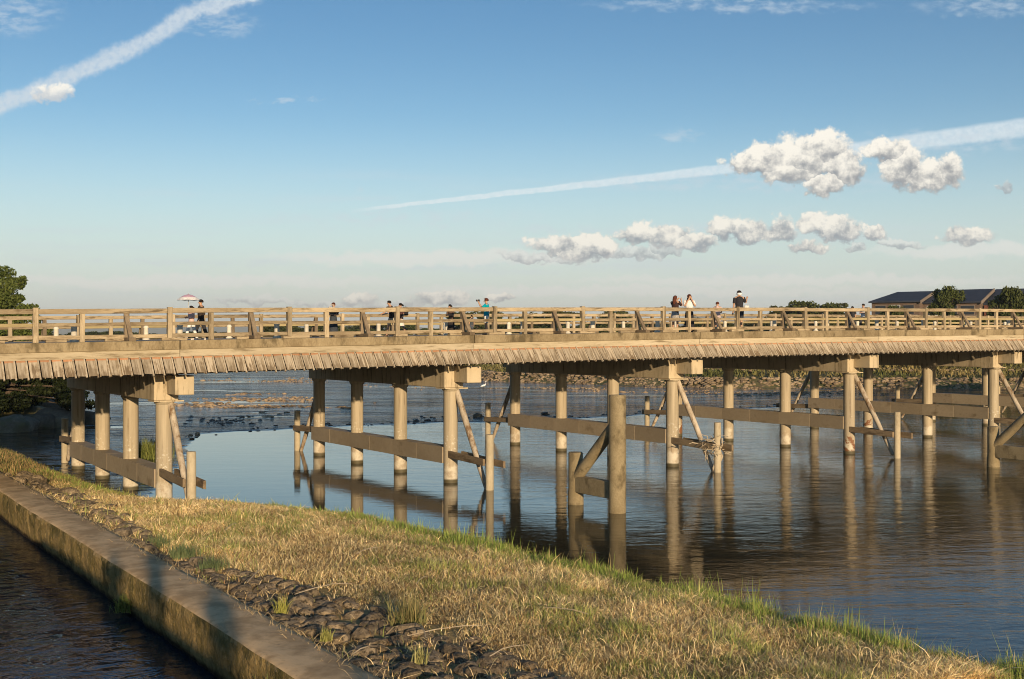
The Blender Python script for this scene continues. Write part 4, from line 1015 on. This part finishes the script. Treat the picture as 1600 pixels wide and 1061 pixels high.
# ------------------------------------------------------------------ building at right
def building():
    mw = mottled('brown_render', (.125, .085, .062), (.16, .115, .085), .5, bump=.01); mr = mottled('slate_roof', (.030, .036, .052), (.045, .052, .072), .6, (1, 1, 1), rough=.6, bump=.01, vary=.05)
    mt = mottled('grey_brown_trim', (.17, .135, .11), (.21, .17, .14), 1, bump=.003); mg = plain('dark_window_glass', (.02, .024, .03), .15, .6); mred = mottled('red_brown_render', (.17, .065, .045), (.2, .085, .06), 1, bump=.01)
    mwh = mottled('white_frame', (.5, .5, .47), (.6, .6, .56), 3, bump=.002)
    phi = rad(38); Yc = 205; Xc = (1362-800)/1872*Yc
    bx = Xc*math.cos(ANG)+Yc*math.sin(ANG); by = -Xc*math.sin(ANG)+Yc*math.cos(ANG)
    e = empty('hotel_building', 'long dark brown building with stepped slate blue roofs at the right', 'building', (bx, by, 4.4))
    e.rotation_euler = (0, 0, -ANG-phi)          # local x runs right and toward the viewer, local y away
    # bays: x0, x1, eave height, ridge height, depth offset
    def h(iy, Y): return 6+(530.5-iy)/1872*Y-4.4
    bays = [(0, 8.2, 8.2, 9.9, 0, 6.5), (8.2, 17.5, 8.0, 10.1, 1.8, 6.5), (17.5, 32.0, 7.7, 10.1, 3.8, 6.5), (32.0, 46.0, 7.5, 10.0, 5.8, 6.5), (46.0, 72, 8.6, 11.2, 6.2, 7.0)]
    for k, (x0, x1, ev, rg, y0, dp) in enumerate(bays):
        g = .004*k
        w = MB().box(x0+g, x1-g, y0, y0+2*dp, -1, ev).build('wall', mw, e)
        mb = MB(); o_ = .5; t = .22; x1r = x1+.25
        a0, b0 = (x0-.4 if k == 0 else x0+.02), x1r
        sl = (rg-ev)/dp
        hip = 2.5 if k == 0 else 0
        vv = [(a0, y0-o_, ev-sl*o_), (b0, y0-o_, ev-sl*o_), (b0, y0+dp, rg), (a0+hip, y0+dp, rg), (a0, y0+2*dp+o_, ev-sl*o_), (b0, y0+2*dp+o_, ev-sl*o_)]
        mb.v = vv+[(p, q, r-t) for p, q, r in vv]
        mb.f = [(0, 1, 2, 3), (3, 2, 5, 4), (0, 3, 4), (7, 6, 9, 8), (9, 10, 11, 8), (0, 6, 7, 1), (1, 7, 8, 2), (2, 8, 11, 5), (4, 5, 11, 10), (0, 4, 10, 6)]
        mb.build('roof', mr, e)
        # raking barge board and gable
        mb = MB(); vv = [(x1r+.02, y0-o_-.05, ev-sl*o_+.05), (x1r+.02, y0+dp, rg+.08), (x1r+.02, y0+dp, rg-.45), (x1r+.02, y0-o_-.05, ev-sl*o_-.42)]
        mb.v = vv+[(p+.18, q, r) for p, q, r in vv]; mb.f = [(0, 1, 2, 3), (7, 6, 5, 4), (0, 4, 5, 1), (1, 5, 6, 2), (2, 6, 7, 3), (3, 7, 4, 0)]
        mb.build('barge_board', mt, e)
        mb = MB(); mb.v = [(x0+g, y0+.01, ev-.01), (x1-g, y0+.01, ev-.01)]
        # floors of balconies and windows
        for fl, zb in enumerate((ev-3.2, ev-6.1)):
            MB().box(x0+.3, x1-.3, y0-1.1, y0-.004, zb-.15, zb+.75).build('balcony', mt if fl == 0 else mw, e)
            nx_ = max(2, int((x1-x0)/2.4)); ww = (x1-x0-1)/nx_
            for q in range(nx_):
                xa = x0+.6+q*ww
                fr = MB().box(xa, xa+ww-.45, y0-.05, y0-.006, zb+.8, zb+2.45).build('window', mwh if (q+k) % 4 == 1 else mt, e)
                MB().box(xa+.1, xa+ww-.55, y0-.09, y0-.052, zb+.9, zb+2.35).build('pane', mg, fr)
        MB().box(x0+.1, x1-.1, y0-1.6, y0-.006, ev-3.75, ev-3.36).build('lower_roof', mr, e)
        if k in (3,): MB().box(x1-2.6, x1-.3, y0-1.3, y0-.01, -1, ev-.6).build('stair_tower', mred, e)
        if k in (2, 4): MB().box(x0+.3, x0+1.6, y0-.9, y0-.01, ev-2.8, ev-.5).build('stair_tower', mred, e)
    # flagpole-like light masts beside the right tree
    for (lx, hh, lb) in ((57.5, 11.2, 'taller thin pale mast before the building at the right edge'), (54.6, 6.0, 'shorter thin pale mast left of the tall mast')):
        p = e.matrix_basis @ Vector((lx-8, -9, 0)); mbm = MB(); lathe(mbm, [(.14, 0), (.1, hh), (.04, hh+.1)], 8)
        lathe(mbm, [(.22, 0), (.22, .3), (.1, .35)], 8); o = mbm.build('mast', mwh, None, True); o.location = p; tag(o, lb, 'mast')
building()

# ------------------------------------------------------------------ people
SK = {}
def fabric(name, c):
    if name not in SK: SK[name] = plain(name, c, .85, .1)
    return SK[name]
skin_m = fabric('skin', (.50, .30, .20)); hair_b = fabric('black_hair', (.018, .013, .011)); hair_r = fabric('brown_hair', (.10, .035, .022))
def skin_mesh(name, verts, edges, radii, mat, root=0, sub=1):
    me = bpy.data.meshes.new('tmp'); me.from_pydata([tuple(v) for v in verts], edges, []); me.update()
    o = bpy.data.objects.new('tmp', me); C.objects.link(o)
    m = o.modifiers.new('s', 'SKIN'); m.use_smooth_shade = True
    sv = me.skin_vertices[0].data if me.skin_vertices else None
    if sv is None: return None
    for i, r in enumerate(radii):
        r = r if isinstance(r, tuple) else (r, r); sv[i].radius = r
        sv[i].use_root = (i == root)
    s = o.modifiers.new('u', 'SUBSURF'); s.levels = sub; s.render_levels = sub
    dg = bpy.context.evaluated_depsgraph_get(); dg.update(); ev = o.evaluated_get(dg)
    out = bpy.data.meshes.new_from_object(ev); bpy.data.objects.remove(o); bpy.data.meshes.remove(me)
    out.name = name; out.materials.clear(); out.materials.append(mat); out.shade_smooth(); return out
def ensure_skin(me):
    pass
def person(label, x, y, H, face, pose='stand', top=(.3, .3, .3), bottom=('trousers', (.1, .1, .1)), hair=('short', hair_b), sleeves=True, z=None, lean=0, extra=None, shoes=(.08, .07, .06)):
    """local frame: +y is the way the person faces; face = world angle of that direction"""
    e = empty('person', label, 'person', (x, y, zk(x)-.03 if z is None else z)); e.rotation_euler = (0, 0, face-math.pi/2); k = H/1.7; e.scale = (k, k, k)
    step = {'walk': .24, 'stand': .04}.get(pose.split('_')[0], .05)
    L = lean
    J = {'pelvis': (0, 0, .93), 'waist': (0, .02*L, 1.05), 'chest': (0, .10*L, 1.27), 'neck0': (0, .2*L+.0, 1.40), 'neck': (0, .23*L+.01, 1.465), 'head': (0, .3*L+.02, 1.54), 'crown': (0, .32*L+.02, 1.63)}
    V = []; Ed = []; Rr = []
    def v(p, r): V.append(Vector(p)); Rr.append(r); return len(V)-1
    def e_(a, b): Ed.append((a, b))
    pel = v(J['pelvis'], (.145, .10)); wa = v(J['waist'], (.125, .09)); ch = v(J['chest'], (.155, .105)); n0 = v(J['neck0'], (.085, .07)); nk = v(J['neck'], .052); hd = v(J['head'], (.075, .09)); cr = v(J['crown'], (.065, .075))
    for a, b in ((pel, wa), (wa, ch), (ch, n0), (n0, nk), (nk, hd), (hd, cr)): e_(a, b)
    legs = []
    for s in (-1, 1):
        f = step*s
        hp = v((s*.09, 0, .86), .085); kn = v((s*.095, f*.55+.02, .48), .058); an = v((s*.095, f-.02, .09), .036); to = v((s*.10, f+.13, .03), (.04, .028))
        e_(pel, hp); e_(hp, kn); e_(kn, an); e_(an, to); legs.append((V[hp], V[kn], V[an], V[to]))
    arms = []
    for s in (-1, 1):
        sh = Vector((s*.175, J['neck0'][1]-.0, 1.375))
        if 'photo' in pose: el = sh+Vector((s*.06, .20, -.17)); wr = sh+Vector((-s*.07, .34, .10))
        elif 'face' in pose: el = sh+Vector((s*.07, .12, -.24)); wr = sh+Vector((-s*.12, .16, .10))
        elif 'onearm' in pose and s == 1: el = sh+Vector((.12, .12, -.2)); wr = sh+Vector((.22, .3, -.02))
        elif 'hold' in pose: el = sh+Vector((s*.06, .0, -.28)); wr = sh+Vector((-s*.10, .22, -.27))
        elif 'point' in pose and s == 1: el = sh+Vector((.05, .25, -.02)); wr = sh+Vector((.02, .48, .06))
        elif 'lean' in pose: el = sh+Vector((s*.05, .16, -.24)); wr = sh+Vector((0, .38, -.32))
        else: el = sh+Vector((s*.05, -.02+.04*s*(step > .1), -.29)); wr = sh+Vector((s*.06, .06-.08*s*(step > .1), -.53))
        a = v(sh, .056); b = v(el, .042); c = v(wr, .028); e_(n0, a); e_(a, b); e_(b, c)
        d = (wr-el).normalized(); side = d.cross(Vector((0, 1, .2))).normalized(); pm = v(wr+d*.07, (.036, .018)); e_(c, pm)
        for q in range(4):
            sp = side*(q-1.5)*.019; f1 = v(V[pm]+d*.035+sp, .009); f2 = v(V[pm]+d*(.075+(.01 if q in (1, 2) else 0))+sp+Vector((0, .012, -.008)), .008); e_(pm, f1); e_(f1, f2)
        th = v(wr+d*.05+side*.045, .010); th2 = v(wr+d*.085+side*.052+Vector((0, .01, 0)), .009); e_(c, th); e_(th, th2)
        arms.append((sh, el, wr, d))
    me = bpy.data.meshes.new('tmp'); me.from_pydata([tuple(a) for a in V], Ed, []); me.update()
    ob = bpy.data.objects.new('tmp', me); C.objects.link(ob); ob.modifiers.new('s', 'SKIN')
    for i, r in enumerate(Rr):
        me.skin_vertices[0].data[i].radius = r if isinstance(r, tuple) else (r, r); me.skin_vertices[0].data[i].use_root = (i == 0)
    u_ = ob.modifiers.new('u', 'SUBSURF'); u_.levels = 1; u_.render_levels = 1
    dg = bpy.context.evaluated_depsgraph_get(); dg.update(); out = bpy.data.meshes.new_from_object(ob.evaluated_get(dg)); bpy.data.objects.remove(ob); bpy.data.meshes.remove(me)
    out.materials.clear(); out.materials.append(skin_m); out.shade_smooth(); add('body', out, e)
    # clothes: closed shells that follow torso and limbs
    tm = fabric('cloth_%02d%02d%02d' % tuple(int(c*99) for c in top), top)
    def shell(name, chains, mat, n=12):
        mb = MB()
        for pts, rs in chains:
            k0 = len(mb.v)
            for p, r in zip(pts, rs):
                r = r if isinstance(r, tuple) else (r, r)
                i = pts.index(p); d = (Vector(pts[min(i+1, len(pts)-1)])-Vector(pts[max(i-1, 0)])).normalized()
                a = d.cross(Vector((0, 1, 0))); a = a.normalized() if a.length > .1 else Vector((1, 0, 0)); b = d.cross(a).normalized()
                for j in range(n): t = 6.2832*j/n; mb.v.append(tuple(Vector(p)+a*math.cos(t)*r[0]+b*math.sin(t)*r[1]))
            for i in range(len(pts)-1):
                for j in range(n): q = k0+i*n+j; w = k0+i*n+(j+1) % n; mb.f.append((q, w, w+n, q+n))
            mb.f.append(tuple(k0+j for j in range(n))); mb.f.append(tuple(k0+(len(pts)-1)*n+j for j in reversed(range(n))))
        return mb.build(name, mat, e, True)
    T = [tuple(J[q]) for q in ('pelvis', 'waist', 'chest', 'neck0')]
    hem = (0, 0, .86)
    ch_ = [([hem]+T+[(0, J['neck'][1]-.005, 1.435)], [(.175, .125), (.175, .125), (.155, .115), (.185, .13), (.15, .10), (.07, .065)])]
    for (sh, el, wr, d) in arms:
        mid = sh.lerp(el, .75)
        if sleeves == 'none': continue
        if sleeves == 'long': ch_.append(([tuple(sh), tuple(el), tuple(el.lerp(wr, .9))], [.072, .056, .042]))
        else: ch_.append(([tuple(sh), tuple(mid)], [.072, .062]))
    shell('shirt', ch_, tm)
    kind, bc = bottom; bm_ = fabric('cloth_%02d%02d%02d' % tuple(int(c*99) for c in bc), bc)
    if kind in ('trousers', 'shorts'):
        chs = [([(0, 0, 1.0), (0, 0, .84)], [(.16, .12), (.17, .125)])]
        for (hp, kn, an, to) in legs:
            end = kn.lerp(an, .95) if kind == 'trousers' else hp.lerp(kn, .75)
            if kind == 'trousers': chs.append(([tuple(hp+Vector((0, 0, .03))), tuple(kn), tuple(end)], [.103, .078, .062]))
            else: chs.append(([tuple(hp+Vector((0, 0, .03))), tuple(end)], [.105, .095]))
        shell(kind, chs, bm_)
    else:
        zl = .52 if kind == 'skirt' else (.15 if kind == 'long_skirt' else .62)
        shell('skirt', [([(0, 0, 1.02), (0, 0, .85), (0, .01, (.85+zl)/2), (0, .02, zl)], [(.14, .11), (.18, .15), (.21, .18), (.24, .21)])], bm_, 16)
    sm = fabric('shoe_%02d%02d%02d' % tuple(int(c*99) for c in shoes), shoes)
    for (hp, kn, an, to) in legs:
        mb = MB(); mb.tube([an+Vector((0, -.05, -.045)), an+Vector((0, .02, -.04)), to+Vector((0, .02, .008))], [.035, .047, .036], 8); mb.build('shoe', sm, e, True)
    # hair
    hm = hair[1]; hx = Vector(J['head'])+Vector((0, -.012, .045))
    mb = MB(); n = 14; prof = []
    for i in range(9):
        a = -.35+i*(1.92/8)
        for j in range(n):
            t = 6.2832*j/n; fr = 1 if math.sin(t) < .35 else (1 if a > .45 else .72)
            mb.v.append((hx.x+.098*fr*math.cos(a)*math.cos(t), hx.y+.115*fr*math.cos(a)*math.sin(t), hx.z+.10*math.sin(a)))
    for i in range(8):
        for j in range(n): q = i*n+j; w = i*n+(j+1) % n; mb.f.append((q, w, w+n, q+n))
    mb.f.append(tuple(8*n+j for j in range(n))); mb.f.append(tuple(reversed(range(n))))
    ho = mb.build('hair', hm, e, True)
    if hair[0] == 'long':
        mb = MB(); mb.tube([hx+Vector((0, -.04, .03)), hx+Vector((0, -.07, -.10)), hx+Vector((0, -.085, -.24)), hx+Vector((0, -.08, -.34))], [.085, .09, .085, .05], 10); mb.build('long_hair', hm, ho, True)
    if hair[0] == 'bun':
        mb = MB(); mb.tube([hx+Vector((0, -.08, .0)), hx+Vector((0, -.13, -.01)), hx+Vector((0, -.165, -.04))], [.04, .05, .025], 8); mb.build('bun', hm, ho, True)
    # face: nose, ears, eyes
    mb = MB(); f0 = Vector(J['head'])+Vector((0, .09, -.005)); mb.tube([f0+Vector((0, -.01, .03)), f0+Vector((0, .018, -.005)), f0+Vector((0, -.01, -.015))], [.008, .012, .008], 6)
    for s in (-1, 1): mb.tube([Vector(J['head'])+Vector((s*.078, 0, -.02)), Vector(J['head'])+Vector((s*.09, -.01, .0)), Vector(J['head'])+Vector((s*.08, -.01, .025))], [.01, .014, .01], 6)
    mb.build('face_features', skin_m, e, True)
    mb = MB()
    for s in (-1, 1): mb.tube([f0+Vector((s*.03, -.012, .022)), f0+Vector((s*.03, -.002, .022))], [.009, .007], 6)
    mb.build('eyes', hair_b, e); mb = MB(); mb.tube([f0+Vector((-.02, -.008, -.045)), f0+Vector((0, .0, -.047)), f0+Vector((.02, -.008, -.045))], [.004, .006, .004], 5); mb.build('mouth', fabric('lips', (.35, .12, .1)), e)
    return e, arms, k
def on(ix, s):                                 # place along the bridge that lies on this bearing, at depth s
    t = (ix-800)/1872; return s*(math.sin(ANG)+t*math.cos(ANG))/(math.cos(ANG)-t*math.sin(ANG))
def hgt(ix, iy, s):
    x = on(ix, s); Y = x*math.sin(ANG)+s*math.cos(ANG); return (6+(530.5-iy)/1872*Y)-(zk(x)-.03)
LEFT = math.pi; RIGHT = 0; AWAY = math.pi/2; TOUS = -math.pi/2
def pp(ix, iy, s, face, label, **kw):
    return person(label, on(ix, s), s, hgt(ix, iy, s), face, **kw)
a = pp(299, 477, 44.0, LEFT+.2, 'woman in white trousers and pink top walking under the pink parasol', pose='walk_hold', top=(.70, .46, .40), sleeves='long', bottom=('trousers', (.80, .78, .75)), hair=('bun', hair_b), shoes=(.6, .6, .6))
b = pp(314, 467, 44.5, LEFT, 'man in dark jacket walking behind the woman with the parasol', pose='walk', top=(.045, .035, .03), bottom=('trousers', (.04, .04, .045)), sleeves='long', shoes=(.7, .65, .6))
# parasol
def parasol():
    x = on(294.5, 44.5); z0 = zk(x)
    e = empty('parasol', 'pale pink and white parasol held above the railing', 'parasol', (x, 44.5, z0+1.2))
    mb = MB(); n = 8; R = .36; rings = [(0, .27), (.33, .235), (.68, .16), (1.0, .05)]
    e.scale = (1.25, 1.25, 1.0)
    for (q, z) in rings:
        for j in range(n*2):
            t = 6.2832*j/(n*2); r = R*q*(1 if j % 2 == 0 else .955); mb.v.append((r*math.cos(t), r*math.sin(t), .24+z-(.012*q if j % 2 == 0 else 0)))
    for i in range(3):
        for j in range(16): a_ = i*16+j; b_ = i*16+(j+1) % 16; mb.f.append((a_, b_, b_+16, a_+16))
    me = mb.mesh('canopy', fabric('pink_parasol_cloth', (.62, .40, .50))); me.materials.append(fabric('white_parasol_hem', (.75, .72, .7)))
    for p in me.polygons:
        if sum(me.vertices[i].co.z for i in p.vertices)/4 < .24+.115: p.material_index = 1
    can = add('canopy', me, e)
    mb = MB(); mb.tube([(0, 0, -.25), (0, 0, .2), (0, 0, .55)], [.008, .008, .006], 6); mb.build('pole', fabric('parasol_pole', (.5, .5, .5)), e)
    for j in range(8): t = 6.2832*j/8; MB().tube([(0, 0, .495), (R*.6*math.cos(t), R*.6*math.sin(t), .40), (R*math.cos(t), R*math.sin(t), .275)], [.004]*3, 4).build('rib', fabric('parasol_pole', (.5, .5, .5)), e)
parasol()
pp(521, 472, 43.6, TOUS, 'woman in long dark dress standing alone facing the river and holding a pale bag', pose='stand_hold', top=(.05, .055, .065), bottom=('long_skirt', (.05, .06, .075)), hair=('short', hair_r), shoes=(.6, .6, .6))
def bag(x, y, z, label, c, s=(.3, .12, .2), st=.5):
    e = empty('bag', label, 'bag', (x, y, z)); m = fabric('bag_%02d%02d%02d' % tuple(int(q*99) for q in c), c)
    MB().box(-s[0]/2, s[0]/2, -s[1]/2, s[1]/2, 0, s[2]).build('body', m, e, bevel=.03)
    mb = MB(); mb.tube([(-s[0]*.35, 0, s[2]*.95), (-s[0]*.2, 0, s[2]*(1+st)), (s[0]*.2, 0, s[2]*(1+st)), (s[0]*.35, 0, s[2]*.95)], [.01]*4, 6); mb.build('strap', m, e)
bag(on(519, 43.3), 43.32, zk(on(519, 43.3))+.98, 'pale shoulder bag held by the woman in the dark dress', (.55, .5, .42))
pp(612.5, 469, 44.2, LEFT+.1, 'man in black top and beige shorts walking left with a strap on his shoulder', pose='walk_lean', top=(.03, .03, .03), bottom=('shorts', (.55, .47, .34)), lean=.5)
pp(626, 473, 44.4, LEFT, 'woman in white skirt with a black backpack behind the walking man', pose='walk', top=(.10, .05, .045), bottom=('skirt', (.7, .66, .6)), hair=('bun', hair_b))
x_ = on(632, 44.4); bag(x_+.02, 44.4, zk(x_)+.85, 'black backpack on the back of the woman in the white skirt', (.025, .025, .03), (.2, .3, .34), .15)
pp(705, 475, 44.2, LEFT+.3, 'person in dark sleeveless top and pale shirt bending left behind the rail', pose='stand_hold', top=(.13, .08, .06), bottom=('long_skirt', (.04, .035, .035)), hair=('bun', hair_b), lean=.3)
pp(737, 492, 47.8, AWAY, 'person in dark clothes half hidden behind the railing beside the turquoise shirt', pose='stand', top=(.06, .07, .08), bottom=('trousers', (.09, .10, .12)))
pp(760, 465, 43.9, math.pi*.80, 'person in turquoise shirt and white shorts taking a photograph', pose='stand_photo', top=(.0, .34, .43), bottom=('shorts', (.78, .77, .75)), hair=('short', hair_r))
def camera_prop(x, y, z, rz, label):
    e = empty('camera', label, 'camera', (x, y, z)); e.rotation_euler = (0, 0, rz); m = fabric('black_camera', (.02, .02, .022))
    MB().box(-.07, .07, -.03, .03, -.045, .045).build('body', m, e, bevel=.01); mb = MB(); mb.tube([(0, .03, 0), (0, .12, 0)], [.035, .04], 12); mb.build('lens', m, e, True)
x_ = on(753.5, 43.9); camera_prop(x_, 43.9+.28, zk(x_)+1.47, .9, 'black camera held up by the person in turquoise')
pp(1055, 461, 43.8, RIGHT+.3, 'woman with long reddish hair raising a camera toward the right', pose='stand_photo', top=(.05, .03, .03), bottom=('skirt', (.36, .34, .32)), hair=('long', hair_r))
pp(1077, 459, 43.9, TOUS-.5, 'woman in white blouse and black skirt with both hands at her face', pose='stand_face', top=(.72, .72, .72), bottom=('long_skirt', (.03, .03, .035)), hair=('long', hair_r))
pp(1121, 471, 43.9, RIGHT+.6, 'short child in pale pink shirt with reddish hair holding the rail', pose='stand_hold', top=(.62, .48, .46), bottom=('shorts', (.5, .4, .38)), hair=('short', hair_r))
g = pp(1155, 453, 44.0, AWAY-.5, 'man in black shirt and dark shorts with white headband, tallest of all', pose='stand_onearm', top=(.028, .03, .032), bottom=('shorts', (.04, .045, .055)), hair=('short', hair_b))
mb = MB(); lathe(mb, [(.100, 1.50), (.110, 1.52), (.110, 1.565), (.100, 1.58)], 14); o = mb.build('headband', fabric('white_band', (.75, .75, .75)), g[0], True); o.scale = (1, 1.1, 1)
x_ = on(1166, 43.8); bag(x_, 43.8, zk(x_)+1.02, 'white bag carried by the tallest man', (.7, .7, .68), (.3, .15, .25))
pp(1349, 474, 44.2, LEFT, 'person in white shirt walking behind the railing toward the left at right', pose='walk_hold', top=(.62, .63, .66), bottom=('trousers', (.05, .05, .06)))
pp(1332, 478, 46.9, LEFT+.2, 'person in black behind the railing just left of the white shirted walker', pose='walk', top=(.04, .04, .045), bottom=('trousers', (.05, .05, .06)))

# people on the promenade around the viewpoint, whose shadows reach the canal wall
person('photographer standing on the promenade at the viewpoint', -.12, -.62, 1.78, math.pi/2-ANG, pose='stand_photo', top=(.12, .14, .2), bottom=('trousers', (.06, .07, .1)), z=4.4)
person('onlooker in straw coloured shirt on the promenade left of the photographer', -1.15, -.9, 1.72, 1.2, pose='stand_hold', top=(.5, .42, .28), bottom=('trousers', (.1, .1, .1)), z=4.4)
person('onlooker in grey shirt farther back on the promenade', -.35, -5.6, 1.75, 1.3, pose='walk', top=(.3, .3, .3), bottom=('trousers', (.12, .1, .08)), z=4.4)
person('onlooker in a blue dress on the promenade behind the others', -.3, -12.2, 1.7, 1.2, pose='stand', top=(.1, .15, .3), bottom=('skirt', (.1, .15, .3)), hair=('long', hair_b), z=4.4)

# white egret in the shallows
x_, y_ = cam_pt(755.5, 610)
e = empty('egret', 'small white egret standing in the shallows beyond the bridge', 'bird', (x_, y_, 0)); wm = fabric('white_feathers', (.8, .8, .78)); e.scale = (1.3,)*3
mb = MB(); mb.tube([(-.30, 0, .36), (-.12, 0, .42), (.08, 0, .46), (.2, 0, .52), (.24, 0, .66), (.20, 0, .78), (.27, 0, .84), (.33, 0, .83)], [.02, .085, .10, .05, .03, .025, .035, .018], 10); mb.build('body', wm, e, True)
mb = MB(); mb.tube([(.32, 0, .83), (.44, 0, .81)], [.014, .003], 6); mb.build('bill', fabric('bill', (.4, .3, .05)), e)
for s in (-1, 1): mb = MB(); mb.tube([(0, s*.04, .38), (-.03, s*.04, .2), (.0, s*.04, -.1)], [.012, .009, .009], 5); mb.build('leg', hair_b, e)

# ------------------------------------------------------------------ the evening air
def haze():
    mb = MB(); mb.box(-14500, 16500, -6500, 18500, -4, 300); me = mb.mesh('haze', M['deck']); me.materials.clear()
    m = bpy.data.materials.new('haze_air'); m.use_nodes = True; nt = m.node_tree; nt.nodes.clear()
    out = nt.nodes.new('ShaderNodeOutputMaterial'); v = nt.nodes.new('ShaderNodeVolumePrincipled'); v.inputs['Density'].default_value = HAZE; v.inputs['Color'].default_value = (.86, .93, 1, 1); v.inputs['Anisotropy'].default_value = 0
    nt.links.new(v.outputs[0], out.inputs['Volume']); me.materials.append(m); tag(add('haze', me), 'pale evening haze over the river plain', kind='stuff')
HAZE = 1.1e-4
haze()
